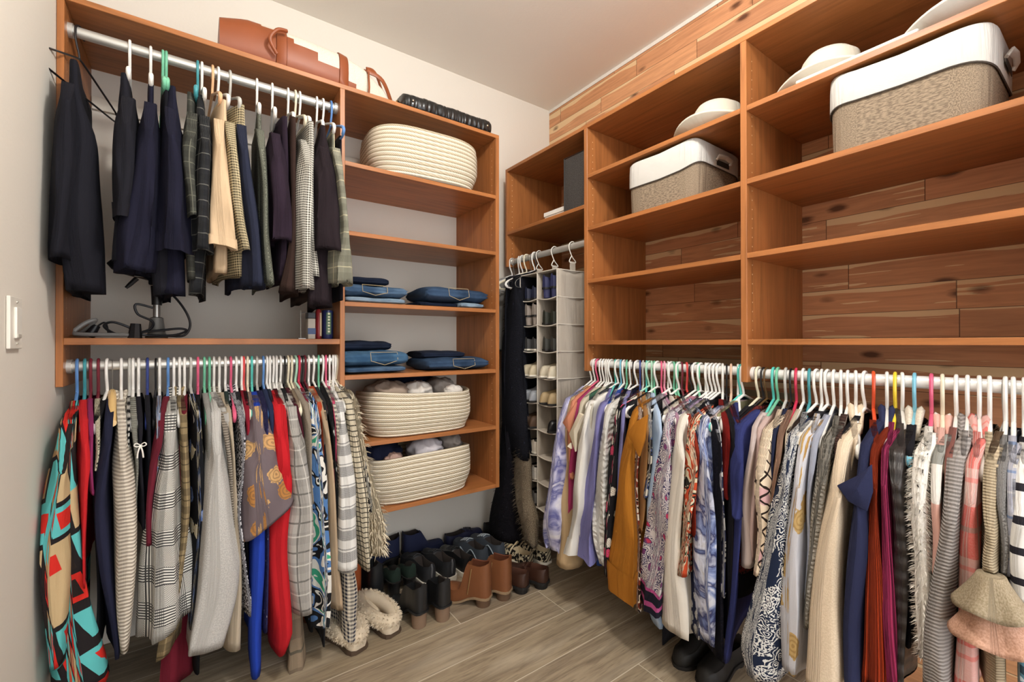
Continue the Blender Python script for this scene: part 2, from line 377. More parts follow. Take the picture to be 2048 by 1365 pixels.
M_CREAM = plain('D9D2C4', .5, name='cream_paint')
struct('trim_5', MB().box(XW-.004, XW+.0118, -1.4, YB-.001, ZC-.0205, ZC-.0005), plain('E2DDD4', .7, name='white_caulk'), smooth=0)
struct('trim_2', MB().box(XL+.02, .474, YB-.012, YB-.0005, .895+HC, .944+HC), M_CREAM, smooth=0, bevel=.002)
struct('trim_3', MB().box(.4957, 1.239, YB-.012, YB-.0005, .895+HC, .944+HC), M_CREAM, smooth=0, bevel=.002)
struct('trim_4', MB().box(XW-.012, XW-.0005, .777, 1.503, .93, .955), plain('8A7A60', .5), smooth=0)
# ------------------------------------------------------------------ closet units
WX, WY, WZ = wood(0), wood(1), wood(2)
M_PIN = plain('D8B890', .4, name='pin_hole_rim'); M_STEEL = plain('C9C8C2', .3, .55, name='satin_rod')
M_WROD = plain('E4E4E2', .3, .15, name='white_rod')
def panel(par, x0, x1, y0, y1, z0, z1, holes=None):
    mb = MB().box(x0, x1, y0, y1, z0, z1)
    if holes:                                   # ('x', plane, y) or ('y', plane, x)
        ax, p, q, sg = holes
        z = z0+.05
        while z < z1-.04:
            for d in (0,):
                if ax == 'x': c = (p+sg*.0006, q, z); e1, e2 = (0, 1, 0), (0, 0, 1)
                else: c = (q, p+sg*.0006, z); e1, e2 = (1, 0, 0), (0, 0, 1)
                pts = [tuple(c[i]+.0026*(cos(k*pi/3)*e1[i]+sin(k*pi/3)*e2[i]) for i in range(3)) for k in range(6)]
                mb.add(pts, [tuple(range(6))], m=1)
            z += .032
    return mb.build('side_panel', [WZ, M_PIN], par, smooth=0, bevel=.0012, world=True, seg=1)
def shelf(par, x0, x1, y0, y1, zt, ax, th=.0185, name='shelf'):
    return MB().box(x0, x1, y0, y1, zt-th, zt).build(name, WX if ax == 0 else WY, par, smooth=0, bevel=.0012, world=True, seg=1)
def rod(par, a, b, m, r=.0165):
    mb = MB(); A, B = Vector(a), Vector(b); d = (B-A).normalized()
    mb.tube([A, B], r, 20)
    for p, s in ((A, 1), (B, -1)): mb.tube([p, p+d*s*.012], r*1.35, 20)
    return mb.build('hanging_rod', m, par, world=True)
RY = 1.93; RX = 1.557
lu = thing('closet_unit', 'cherry wood closet unit with hanging bay and shelf tower on the back wall', 'closet unit', (.45, 2.1, .4215), 0, 'cherry wood closet units')
panel(lu, XL+.001, -.331, UY, YB, 1.028, 2.40, ('x', -.331, UY+.037, 1))
panel(lu, .4755, .4947, UY, YB, .4215, 2.2097, ('x', .4947, UY+.037, 1))
panel(lu, 1.240, 1.261, UY, YB, .4215, 2.2097, ('x', 1.240, UY+.037, -1))
shelf(lu, -.331, 1.261, UY, YB, 2.2282, 0)
for zt in (1.9159, 1.6275, 1.3324, 1.0262, .7388, .4400): shelf(lu, .4947, 1.240, UY+.001, YB, zt, 0)
shelf(lu, -.331, .4755, UY+.001, YB, 1.1772, 0, .0215)
rod(lu, (-.331, RY, 1.088), (.4755, RY, 1.088), M_STEEL); rod(lu, (-.331, RY, 2.145), (.4755, RY, 2.145), M_STEEL)
ru = thing('closet_unit', 'long cherry wood closet unit with open shelves on the cedar wall', 'closet unit', (1.75, 1.1, 1.02), 0, 'cherry wood closet units')
YE = -.022
panel(ru, UX, XW, 2.175, 2.193, 1.619, 2.2100, ('y', 2.175, UX+.037, -1))
panel(ru, UX, XW, 1.505, 1.527, 1.025, 2.1919, ('y', 1.505, UX+.037, -1))
panel(ru, UX, XW, .7535, .7745, 1.025, 2.1919, ('y', .7535, UX+.037, -1))
panel(ru, UX, XW, YE-.02, YE, 1.025, 2.1919, None)
shelf(ru, UX, XW, YE-.02, 2.175, 2.2104, 1)
shelf(ru, UX+.001, XW, 1.527, 2.175, 1.8290, 1)
for zt in (1.9679, 1.7163, 1.4636, 1.1707): shelf(ru, UX+.001, XW, .7745, 1.505, zt, 1)
for zt in (1.9680, 1.7174, 1.4652, 1.1715): shelf(ru, UX+.001, XW, YE, .7535, zt, 1)
rod(ru, (RX, 1.527, 1.653), (RX, 2.175, 1.653), M_STEEL)
rod(ru, (RX, .7745, 1.0606), (RX, 1.505, 1.0606), M_WROD)
rod(ru, (RX, YE, 1.055), (RX, .7535, 1.055), M_WROD)
# ------------------------------------------------------------------ hangers
RODS = {'LL': ('x', RY, 1.088, 'lower left rod'), 'LU': ('x', RY, 2.145, 'upper left rod'), 'CR': ('y', RX, 1.0606, 'middle right rod'),
        'RR': ('y', RX, 1.055, 'far right rod'), 'OR': ('y', RX, 1.653, 'corner rod')}
HCOL = {'white': 'E6E4DF', 'blue': '5B86BE', 'teal': '3F8F98', 'maroon': '6B2430', 'navy': '33417E', 'black': '1E1D1F', 'grey': 'B9B8B2', 'pink': 'D25C7C', 'green': '6FB796',
        'red': 'CF4A4A', 'cream': 'DED5BC', 'turquoise': '55BDB2', 'crimson': 'C2314F', 'peach': 'DDAE84', 'wire': 'A8A6A0', 'wooden': 'DDB87A', 'brown': '5A4326',
        'orange': 'D9502B', 'yellow': 'E8C93A', 'sky': '76B7CE', 'rose': 'E29AAE', 'mint': 'A9D3BB', 'beige': 'D8B8A0', 'lightblue': '9CC6D8'}
_hm = {}
def hanger_meshes(c, kind):
    if (c, kind) in _hm: return _hm[(c, kind)]
    m = plain(HCOL[c], .28, .6 if c == 'wire' else 0, .5, name=c+'_plastic')
    R = .0165; r = .0042 if kind == 'tube' else (.0014 if kind in ('wire', 'wood') else .003)
    a = R+r+.0004
    hp = [(a*cos(t), 0, a*sin(t)) for t in [radians(200-20*k) for k in range(11)]]
    hp = [(-a*1.0, 0, -.012)]+hp[1:]+[(a, 0, -.022), (a*.75, 0, -.042), (.004, 0, -.066), (0, 0, -.086)]
    hk = MB().tube(arc(hp, 3), r, 8); fr = MB()
    if kind == 'wood':
        R2 = []
        for i in range(13):
            s = -.2+.4*i/12; z = -.092-.07*(abs(s)/.2)**1.3; w = .011; hh = .016-.006*abs(s)/.2
            R2.append([(s, w*cos(q*pi/5), z+hh*sin(q*pi/5)) for q in range(10)])
        fr.rings(R2)
    else:
        rr = r*1.05
        up = [(0, 0, -.084), (.03, 0, -.093), (.17, 0, -.148), (.196, 0, -.163), (.203, 0, -.178), (.192, 0, -.190), (.17, 0, -.192)]
        P = arc(up, 3)+[Vector((x, 0, -.192)) for x in (.08, 0, -.08)]+[Vector((-p[0], 0, p[2])) for p in reversed(arc(up, 3))][:-1]
        fr.tube(P, rr, 8, closed=True, flat=1.0)
        if kind == 'tube':              # flattened shoulder webs
            for sg in (1, -1):
                fr.tube(arc([(sg*.155, 0, -.143), (sg*.192, 0, -.161), (sg*.2, 0, -.176), (sg*.188, 0, -.188)], 3), .0062, 8)
    ho = hk.build('hook', m if kind != 'wood' else plain(HCOL['wire'], .3, .8), None); fo = fr.build('frame', m, None)
    d = (ho.data, fo.data); bpy.data.objects.remove(ho); bpy.data.objects.remove(fo)
    _hm[(c, kind)] = d; return d
def hook_pos(rk, u):
    ax, p, z, nm = RODS[rk]
    if ax == 'x': q = onY(u, 700, p-.018); return Vector((q.x, p, z)), -pi/2
    q = onX(u, 700, p-.018); return Vector((p, q.y, z)), pi
def put_hanger(rk, u, c, twist, label, kind='tube', yaw0=None):
    P, rz = hook_pos(rk, u)
    t = thing('coat_hanger', label, 'hanger', P, rz+twist, 'hangers on the '+RODS[rk][3])
    for nm, me in zip(('hook', 'frame'), hanger_meshes(c, kind)):
        o = bpy.data.objects.new(nm, me); COL.objects.link(o); o.parent = t
    return t
# ------------------------------------------------------------------ draped cloth
def rowparse(s): return [tuple(float(x) for x in e.replace(':', '-').split('-')) for e in s.split()]
def front_rows(rk, u, rows, sf):
    """pixel rows seen on the garment's front plane -> (z, centre, half width) in the hanger's frame"""
    ax, p, z0, nm = RODS[rk]; P, rz = hook_pos(rk, u); out = []
    for v, a, b in rows:
        if ax == 'x':
            A, B = onY(a, v, p-sf), onY(b, v, p-sf)
            ta, tb = A.x-P.x, B.x-P.x
            ta = max(ta, XL+.004-P.x)
        else:
            A, B = onX(a, v, p-sf), onX(b, v, p-sf); ta, tb = P.y-A.y, P.y-B.y
        out.append(((A.z+B.z)/2-z0, (ta+tb)/2, max(.0035, (tb-ta)/2)))
    return sorted(out, key=lambda r: -r[0])
def drape(R, sf, sb=-.19, zn=-.078, drop=.07, fold=.5, nk=.055, N=32, M=24, hem=0.0, q0=0.0, hmax=.016, seed=0, tip=1.7, shut=True, wav=1.0, htop=.0115, dq=0):
    rnd = random.Random(seed); ph = [rnd.uniform(0, 6.3) for _ in range(8)]
    cs = [(-r[0], r[1]) for r in R]; hs = [(-r[0], r[2]) for r in R]; zb = R[-1][0]
    def ztop(s):
        a = abs(s); z = zn-drop*(a/.2)
        if a > .205: z -= (a-.205)*tip
        if nk and a < nk: z -= .022*(1-(a/nk)**2)
        return z
    vs = []; uv = []; per = None
    ztip = ztop(sf); smid = (sf+sb)/2; sh = (sf-sb)/2
    rows = []
    for i in range(M+1):
        w = i/M; zf = lerp(ztip, zb, w)
        c = sum(interp(cs, -zf+d) for d in (-.03, 0, .03))/3; h = sum(interp(hs, -zf+d) for d in (-.02, 0, .02))/3
        c += .004*wav*sin(9*zf+ph[0])*min(1, w*3); h *= lerp(min(1, htop/h*1.0), 1, ss(0, .22, w))
        ring = []
        for k in range(N):
            f = 2*pi*k/N; s = smid+sh*cos(f)
            q = max(0, s/sf) if sf > 0 else 1; q = max(q, q0)
            hb = min(h, hmax)*.75
            hh = lerp(hb, h, min(1, q/.8)**1.2)
            sn = sin(f); sg = 1 if sn >= 0 else -1
            t = hh*sg*abs(sn)**.45
            if k in (0, N//2): t = 0
            F = fold*min(1, w*1.6)
            t += F*hh*.38*sin(3*f+ph[1]+1.5*w)*abs(sn)**.5 + F*.004*sin(31*s+ph[2]+3*w)
            front = max(0, cos(f))
            s2 = s + F*min(h, .05)*.55*front*sin(4.2*f+ph[3]+1.2*sin(5*w+ph[4])) + F*.006*front*sin(17*zf+ph[5])
            z = lerp(ztop(s), zb+hem*(t/max(h, .004))*(1 if True else 0), w) if True else 0
            if w > .93: z += .004*fold*sin(3*f+ph[6])
            cc = interp([(0, 0), (1, c)], 0) + c*(q**1.25)
            ring.append((s2, cc+t, z))
        rows.append(ring)
    mid = rows[int(M*.6)]; L = [0]
    for k in range(1, N): L.append(L[-1]+sqrt((mid[k][0]-mid[k-1][0])**2+(mid[k][1]-mid[k-1][1])**2))
    L = [l-L[-1]/2 for l in [x for x in L]]
    du, dv = rnd.uniform(0, 3), rnd.uniform(0, 3)
    mb = MB()
    for r in rows:
        for k, p in enumerate(r): vs.append(p); uv.append((L[k]+du, p[2]+dv))
    fs = []
    for i in range(M):
        for k in range(N):
            k2 = (k+1) % N; fs.append((i*N+k, i*N+k2, (i+1)*N+k2, (i+1)*N+k))
    # shoulders closed over the hanger, open neck
    for k in range(N//2):
        a, b, c2, d = k, k+1, N-k-1, (N-k) % N
        sm = (rows[0][k][0]+rows[0][k+1][0])/2
        if nk and abs(sm) < nk: continue
        fs.append((a, b, c2, d) if k > 0 and k < N//2-1 else ((0, 1, N-1) if k == 0 else (a, b, c2)))
    # turned-in hem
    base = M*N; n0 = len(vs); cx = sum(p[0] for p in rows[-1])/N; cy = sum(p[1] for p in rows[-1])/N
    for k, p in enumerate(rows[-1]):
        vs.append((lerp(p[0], cx, .06), lerp(p[1], (rows[-1][k][1]+rows[-1][(N-k) % N][1])/2, .35), p[2]+.012)); uv.append((L[k]+du, p[2]+dv+.012))
    for k in range(N):
        k2 = (k+1) % N; fs.append((base+k, base+k2, n0+k2, n0+k))
    for k in range(N//2):
        a, b, c2, d = n0+k, n0+k+1, n0+N-k-1, n0+(N-k) % N
        fs.append((a, d, c2, b) if 0 < k < N//2-1 else ((n0, n0+N-1, n0+1) if k == 0 else (a, c2, b)))
    mb.add(vs, fs, uv); mb.rows = rows
    return mb
def tufts(mb_src, n, ln, seed=1, wid=.0022, zmin=None, droop=.5, curl=.4):
    """loose pile: thin tapering locks scattered over a mesh"""
    rnd = random.Random(seed); mb = MB(); F = [f for f in mb_src.f if len(f) >= 3]; V = [Vector(p) for p in mb_src.v]
    A = []; tot = 0
    for f in F:
        a = (V[f[1]]-V[f[0]]).cross(V[f[-1]]-V[f[0]]).length; tot += a; A.append(tot)
    import bisect
    cen = sum(V, Vector())/len(V)
    for _ in range(n):
        f = F[min(len(F)-1, bisect.bisect(A, rnd.uniform(0, tot)))]
        w = [rnd.random() for _ in f]; sw = sum(w); p = sum((V[i]*(x/sw) for i, x in zip(f, w)), Vector())
        nr = (V[f[1]]-V[f[0]]).cross(V[f[-1]]-V[f[0]])
        if nr.length < 1e-12: continue
        nr.normalize()
        axis = Vector((cen.x, cen.y, p.z))
        if nr.dot(p-axis) < 0: nr = -nr
        d = (nr+Vector((rnd.uniform(-curl, curl), rnd.uniform(-curl, curl), rnd.uniform(-curl, curl)-droop))).normalized()
        l = ln*rnd.uniform(.6, 1.2); sd = d.orthogonal().normalized()*wid; e = p+d*l*.55; tipp = p+d*l+Vector((0, 0, -droop*l*.3))
        mb.add([p-sd, p+sd, e+sd*.7, e-sd*.7, tipp], [(0, 1, 2, 3), (3, 2, 4)], [(p.x, p.z)]*5)
    return mb
SEEN = {}
def garment(rk, u, hc, name, cat, short, mat, sleeve=None, body=None, **o):
    """one hanger and one garment on it"""
    nm = RODS[rk][3]; seed = int(u*10) % 9973
    sfb = o.get('sfb', .225); sfs = o.get('sfs', .262)
    P, rz = hook_pos(rk, u)
    trs = o.get('trousers'); kw = {}
    if trs: kw = dict(zn=-.180, drop=.0, nk=0, sb=-.17, tip=.25, hmax=.014, htop=.013)
    if o.get('top'): kw['zn'] = -.078-o['top']
    if o.get('nk') is not None: kw['nk'] = o['nk']
    Rb = front_rows(rk, u, rowparse(body), sfb) if body else None
    Rs = front_rows(rk, u, rowparse(sleeve), sfs) if sleeve else None
    first = (Rs or Rb)[0]; tw = o.get('twist', atan2(first[1], .24)*.9)
    tw = max(-1.1, min(1.1, tw))
    label = short+(' '+o['extra'] if o.get('extra') else ' on the '+nm)
    hkind = o.get('hk', 'wire' if hc == 'wire' else ('wood' if hc == 'wooden' else ('slim' if hc in ('black', 'brown') else 'tube')))
    put_hanger(rk, u, hc, tw, ('%s hanger holding the %s' % ({'wire': 'thin metal', 'wooden': 'pale wooden'}.get(hc, hc+' plastic'), o.get('hl', short))), hkind)
    t = thing(name, label, cat, P, rz, 'clothes on the '+nm)
    fold = o.get('fold', .8); pn = o.get('pn', 'leg' if trs else 'body')
    mbs = {}
    if Rb is None:                       # the torso behind a sleeve: short of it on every side
        zb = Rs[-1][0]; r2 = [(z, c*.75, min(.009, h)) for z, c, h in Rs]
        Rb = r2; sfb = .19
    b = drape(Rb, sfb, seed=seed, fold=fold, hem=o.get('hem', 0), wav=o.get('wav', 1), **kw)
    so = b.build(pn, mat, t, smooth=180); mbs['body'] = b
    if Rs:
        k2 = {k: v for k, v in kw.items() if k in ('zn',)}
        s = drape(Rs, sfs, sb=.10, q0=.85, nk=0, seed=seed+7, fold=fold, hem=o.get('shem', 0), hmax=.1, tip=1.5, htop=.014, M=22, N=28, **k2)
        so = s.build('sleeve' if not trs else 'leg', o.get('smat', mat), t, smooth=180); mbs['sleeve'] = s
    if o.get('collar'):
        cm = o.get('cmat', mat); ch = .011*o['collar']; R = []
        for i in range(15):
            s = -.085+.17*i/14; z = -.094-.075*abs(s)/.2+.004+ch*(1-(abs(s)/.09)**2*.75)
            w = .012+.006*(1-abs(s)/.085); ang = tw
            ring = []
            for dx, dz in ((-w, -.03), (-w*1.15, -.012), (-w*.75, 0), (-w*.25, -.006), (0, -.03), (w*.25, -.006), (w*.75, 0), (w*1.15, -.012), (w, -.03)):
                ring.append((s*cos(ang)-dx*sin(ang), s*sin(ang)+dx*cos(ang), z+dz))
            R.append(ring)
        MB().rings(R, True, True).build('collar', cm, t, smooth=180)
    if o.get('cuff'):                    # a band round the sleeve end
        s = mbs.get('sleeve', b); a = s.rows[-int(o['cuff'])-1:]; R = []
        for r in a:
            cx = sum(p[0] for p in r)/len(r); cy = sum(p[1] for p in r)/len(r)
            R.append([(cx+(p[0]-cx)*1.06, cy+(p[1]-cy)*1.10, p[2]-.002) for p in r])
        uvs = [(k*.01, r[0][2]) for r in R for k in range(len(r))]
        co = MB().rings(R, False, False, uv=uvs).build('cuff', o.get('cfmat', mat), so, smooth=180)
    for pts in o.get('lapel', []):       # a turned-back flap hanging off the front edge
        mp = MB(); Q = []
        for (pu, pv) in pts:
            q = onX(pu, pv, RX-sfs-.012) if RODS[rk][0] == 'y' else onY(pu, pv, RY-sfs-.012)
            Q.append(q)
        c = sum(Q, Vector())/len(Q); d = Vector((-1, 0, 0)) if RODS[rk][0] == 'y' else Vector((0, -1, 0))
        n = len(Q); V = [q+d*.0 for q in Q]+[c+d*.014]+[q-d*.01 for q in Q]
        F = [(i, (i+1) % n, n) for i in range(n)]+[(i, n+1+i, n+1+(i+1) % n, (i+1) % n) for i in range(n)]+[tuple(n+1+i for i in range(n))]
        mp.add(V, F, [(p.y+p.x, p.z) for p in V]).build('lapel', o.get('lmat', mat), t, smooth=60, world=True, bevel=.002)
    if o.get('hood'):
        cm = o.get('hmat', mat); mbh = MB(); hw, hh = o['hood']; R = []
        for i in range(13):
            a = pi*i/12; s = -.085*cos(a); R.append([(s-.02+.02*sin(q*pi/6), (hw*sin(a)+.012)*cos(q*pi/6), -.108+hh*sin(a)*(.5+.5*sin(q*pi/6))) for q in range(12)])
        mbh.rings(R).build('hood', cm, t, smooth=180)
    if o.get('fur'):
        n, ln, fm = o['fur']
        for k, s in list(mbs.items()):
            tf = tufts(s, n, ln, seed, o.get('fw', .0022)); tag(tf.build('pile', fm, t, smooth=0), kind='stuff')
            if o.get('fleck'): tag(tufts(s, o['fleck'], ln*1.1, seed+3, .0018).build('dark_flecks', plain('222020', .9), t, smooth=0), kind='stuff')
    if o.get('buttons'):
        s = mbs.get('sleeve', b); bm_ = MB()
        for r in s.rows[3:-1:3]:
            p = Vector(r[0]); bm_.add(*_ball(p+Vector((.002, 0, 0)), .0055))
        bm_.build('button', plain('2A2622', .4), t)
    if o.get('cbutton'):
        r = mbs['sleeve'].rows[-3]; p = Vector(r[-2 % len(r)]); q = Vector(r[len(r)-3])
        MB().add(*_ball((q.x+.004, q.y*1.1, q.z), .0065)).build('button', plain('A8A6B4', .4), co)
    if o.get('bow'):
        p = Vector(b.rows[2][0])+Vector((.006, 0, 0)); mk = plain('E6E2DA', .6, name='white_ribbon'); mo = MB()
        for sg in (1, -1):
            mo.tube(arc([p, p+Vector((.006, sg*.009, .008)), p+Vector((.006, sg*.014, .002)), p+Vector((.004, sg*.007, -.003)), p], 4), .0016, 6)
            mo.tube(arc([p, p+Vector((.005, sg*.005, -.018)), p+Vector((.004, sg*.007, -.036))], 4), .002, 6)
        mo.build('ribbon_bow', mk, t)
    return t, mbs
def _ball(c, r, nu=10, nv=6, sz=1):
    vs = []; fs = []
    for i in range(nv+1):
        a = pi*i/nv
        for k in range(nu): b = 2*pi*k/nu; vs.append((c[0]+r*sin(a)*cos(b), c[1]+r*sin(a)*sin(b), c[2]+r*sz*cos(a)))
    for i in range(nv):
        for k in range(nu): fs.append((i*nu+k, i*nu+(k+1) % nu, (i+1)*nu+(k+1) % nu, (i+1)*nu+k))
    return vs, fs
def filler(rk, u, hc, short, col, vb, sf=.175, lean=0, cat='blouse', name='blouse', kind='solid', col2=None, extra=None, **k):
    P, rz = hook_pos(rk, u); ax, p, z0, nm = RODS[rk]
    # a thin garment hanging straight down behind its neighbours
    S = O+_F2*0
    def pix(t, z):
        q = P+(Vector((t, -sf, 0)) if ax == 'x' else Vector((-sf, -t, 0))); q.z = z
        d = q-O; a, b, c = d.dot(_R), d.dot(_U2), d.dot(_F2)
        return 1024+FPX*a/c, 682.5-FPX*b/c
    zb = z0-.75
    for zz in [z0-.3-.01*i for i in range(75)]:
        if pix(0, zz)[1] > vb: zb = zz; break
    rows = []
    for z in (z0-.2, zb):
        a = pix(lean*(z0-z)-.008, z); b = pix(lean*(z0-z)+.008, z); rows.append('%f:%f-%f' % (a[1], a[0], b[0]))
    m = fabric(kind, col, col2) if col2 else fabric(kind, col)
    return garment(rk, u, hc, name, cat, short, m, None, ' '.join(rows), sfb=sf, extra=extra, **k)
# ------------------------------------------------------------------ fabrics
F = fabric
GEO = F('blocks', '231F20', '5BB5B5', 'C92E26', 'A88660', '2B2422', '5BB5B5', 'C92E26', 'BCA47C', '5BB5B5', sc=1.0)
# ------------------------------------------------------------------ clothes on the lower left rod
def LL(*a, **k): return garment('LL', *a, **k)
LL(152, 'blue', 'cardigan', 'cardigan', 'turquoise, red and tan geometric cardigan', GEO, '850:129-152 904:117-146 954:104-140 1004:88-137 1080:62-135 1160:68-133 1240:80-130 1345:88-118', '870:132-153 954:125-156 1004:120-158 1080:110-169 1160:100-181 1240:78-202 1321:70-238 1385:70-262', sfs=.275, sfb=.24, fold=.8)
LL(167.5, 'teal', 'top', 'top', 'bright red long top', F('solid', 'C4262B'), None, '830:160-175 880:154-181 930:153-192 1000:157-181 1095:161-173 1180:163-172', sfb=.235)
LL(179.5, 'maroon', 'top', 'top', 'plum magenta top', F('solid', '8A2F5C'), None, '815:172-186 850:174-189 900:176-192 990:178-190')
LL(195, 'maroon', 'blouse', 'blouse', 'cream blouse with fine black speckles', F('speckle', 'CFC6AC', '2A2722', sc=1.3), None, '800:187-203 850:188-203 904:190-203 945:193-199', sfb=.23)
filler('LL', 213, 'white', 'black top between the speckled blouse and the wooden hanger', '17171A', 1300, sf=.2)
LL(223, 'wooden', 'jacket', 'jacket', 'navy jacket on the wooden hanger', F('solid', '23253A'), None, '825:219-235 900:199-235 965:187-223 1020:178-218 1080:172-222 1160:179-226 1240:205-236 1320:228-248', sfb=.24, extra='near the left wall')
LL(241, 'white', 'sweater', 'sweater', 'cream sweater with horizontal ribs', F('ribh', 'D6CDBD', 'A2978A', sc=1.0), None, '785:238-250 830:239-252 892:232-257 954:222-272 1020:217-278 1080:219-279 1160:224-276 1240:232-270 1310:244-262', sfb=.262, collar=1)
LL(258, 'grey', 'blouse', 'blouse', 'black blouse with white dots', F('dots', '1A1A1C', 'E8E4DA'), None, '790:252-262 850:253-262 890:254-262 1000:256-264', sfb=.22)
LL(265, 'white', 'sweater', 'sweater', 'grey-green fine knit sweater', F('ribh', '8E8E84', '6E6E66', sc=2.2), None, '805:259-273 860:260-276 905:262-278 955:266-277 1040:266-278', sfb=.235)
LL(276, 'white', 'blouse', 'blouse', 'black blouse with a white ribbon bow', F('solid', '201F26'), None, '790:273-289 855:275-289 930:276-289 1000:276-288 1060:277-287', sfb=.232, bow=1)
LL(294, 'navy', 'top', 'top', 'plain black top on the navy hanger', F('solid', '1B1B22'), None, '780:290-304 930:291-304 1080:290-303', sfb=.22, extra='beside the ribbon blouse')
LL(311, 'black', 'blouse', 'blouse', 'thin black blouse on a black hanger', F('solid', '141416'), None, '790:304-313 1060:303-312', sfb=.2, extra='beside the plain black top')
LL(318.5, 'white', 'blouse', 'blouse', 'blue, white and brown print blouse', F('blobs', 'B9BBC0', '5F7FA8', '8A7568', '3A3A48', sc=1.4), None, '808:314-325 870:311-323 910:308-321 1000:306-320', sfb=.236)
LL(336, 'blue', 'cardigan', 'cardigan', 'burgundy velvet cardigan', F('solid', '6A2230'), None, '838:325-335 880:321-334 922:299-321 967:289-317 1020:283-304 1095:282-302', sfb=.25, fold=.3)
LL(347.6, 'white', 'blazer', 'blazer', 'black and white houndstooth check blazer', F('glen', 'D8D6CE', '2B2B2D'), '800:335-354 855:335-357 917:321-356 980:309-356 1020:303-360 1080:293-362 1160:282-372 1240:277-380 1268:273-381', None, sfs=.268, collar=1.3, shem=.022)
LL(359, 'white', 'blazer', 'blazer', 'brown, black and cream plaid blazer', F('plaid', 'A8946E', '40372C', '1F1B18', sc=1.8), None, '775:351-367 830:355-374 880:357-382 955:359-384 1020:360-385 1130:345-376 1240:310-372 1310:298-363', sfb=.245, collar=1.3, hem=.012)
LL(369, 'white', 'skirt', 'skirt', 'maroon skirt below the brown plaid blazer', F('solid', '6A1C2A'), None, '850:360-376 1100:305-374 1290:300-380 1385:296-384', sfb=.2, fold=.8)
LL(381, 'grey', 'dress', 'dress', 'black dress with blue flowers', F('floral', '17181C', '5A77B4', 'C8B98E', 'B9C4DC', sc=1.0), None, '800:383-409 880:385-413 955:386-414 1020:386-413 1080:384-404 1160:381-396 1260:378-392', sfb=.235)
filler('LL', 396, 'pink', 'black top on the pink hanger beside the blue flowered dress', '161618', 1345, sf=.19)
LL(408.6, 'green', 'cardigan', 'cardigan', 'thin light grey cardigan', F('heather', '9C9B96', '7E7D78'), None, '810:408-424 860:412-428 920:416-432 1040:414-426', sfb=.235)
LL(419, 'green', 'coat', 'coat', 'pale grey felt coat with wide straight hem', F('heather', 'BDBBB6', 'A8A6A2'), '795:419-431 865:426-445 940:420-452 1000:413-464 1080:404-473 1150:393-483 1215:384-476 1270:373-460 1312:366-444', '1000:440-470 1150:440-486 1250:440-468', sfs=.275, shem=-.006, fold=.25, extra='in the middle of the lower left rod')
LL(428, 'white', 'sweater', 'sweater', 'brown and cream striped sweater', F('ribh', '9A9184', '5E574E', sc=1.3), None, '795:429-441 865:442-460 940:452-468 1030:462-475 1060:464-476', sfb=.245, collar=.8)
LL(439, 'white', 'cardigan', 'cardigan', 'beige smooth knit cardigan', F('solid', 'B7A993'), None, '765:437-450 815:446-458 890:461-473 940:466-476 1180:462-487 1307:460-487', sfb=.238)
filler('LL', 451, 'white', 'dark green top behind the beige cardigan', '2C3A36', 1290, sf=.17)
LL(462, 'pink', 'cardigan', 'cardigan', 'black and white speckled open cardigan', F('speckle', '1E1E24', 'C9C8CC', sc=1.0), None, '765:462-482 795:458-483 840:472-491 890:482-497 965:480-491 1030:474-486 1080:479-495 1160:487-501 1235:494-511', sfb=.25, collar=1.2)
filler('LL', 473, 'white', 'charcoal top behind the speckled cardigan', '26262A', 1350, sf=.18)
LL(484, 'white', 'top', 'top', 'dark red fine knit top', F('solid', '8C2030'), None, '775:483-493 815:485-500 860:491-504 1000:492-505', sfb=.225)
filler('LL', 488, 'red', 'black lace top right of the dark red knit top', '1A1718', 1350, sf=.18)
LL(496, 'cream', 'blouse', 'blouse', 'taupe satin blouse with big gold roses', F('floral', '6C6064', 'C29B68', 'A9763F', '5A4A3E', sc=.8, rough=.6), '805:491-512 840:500-520 890:496-542 940:493-559 990:488-579 1030:485-592 1052:484-599', None, sfs=.283, shem=.058, fold=.3, extra='in front of the royal blue dress')
LL(504.6, 'turquoise', 'dress', 'dress', 'royal blue long dress', F('solid', '2341A8'), None, '797:500-512 840:510-528 1000:505-530 1110:498-530 1190:500-530 1270:499-528 1358:503-526', sfb=.252)
LL(514.6, 'grey', 'dress', 'dress', 'indigo dress with sequin edging', F('fleck', '2B2B54', 'D8D8E0', sc=1), None, '800:515-530 850:522-543 895:526-543 1000:528-541 1265:528-541', sfb=.24)
LL(527.5, 'blue', 'top', 'top', 'dark navy top', F('solid', '27304E'), None, '795:532-540 840:537-552 900:540-552 1120:540-552', sfb=.225, extra='between the indigo dress and the red dress')
filler('LL', 534.5, 'white', 'deep blue blouse left of the red dress', '242B3A', 1340, sf=.17)
LL(541, 'white', 'dress', 'dress', 'bright red long-sleeved dress', F('solid', 'BE2129'), '797:540-552 840:551-568 865:549-572 915:547-578 1000:545-580', '1000:550-594 1080:538-590 1160:540-592 1250:542-594 1286:545-594 1315:544-568', sfs=.258, sfb=.25)
filler('LL', 547.5, 'white', 'wine red top behind the red dress', '3A1A1E', 1350, sf=.17)
LL(554.4, 'white', 'blazer', 'blazer', 'grey windowpane plaid blazer', F('plaid', 'ABA7A1', '8A8782', '3A3836', 'E2DED6', sc=1.0), '768:554-565 815:564-588 865:572-609 940:579-622 1030:594-632 1080:583-637 1160:587-637 1230:598-637', None, sfs=.275, collar=1.3, fold=.35)
filler('LL', 562, 'white', 'black blouse right of the grey plaid blazer', '1D1D20', 1330, sf=.17)
LL(570.6, 'black', 'top', 'top', 'dark maroon top', F('solid', '4A1A26'), None, '790:574-584 820:586-598 850:598-610 980:600-612', sfb=.215)
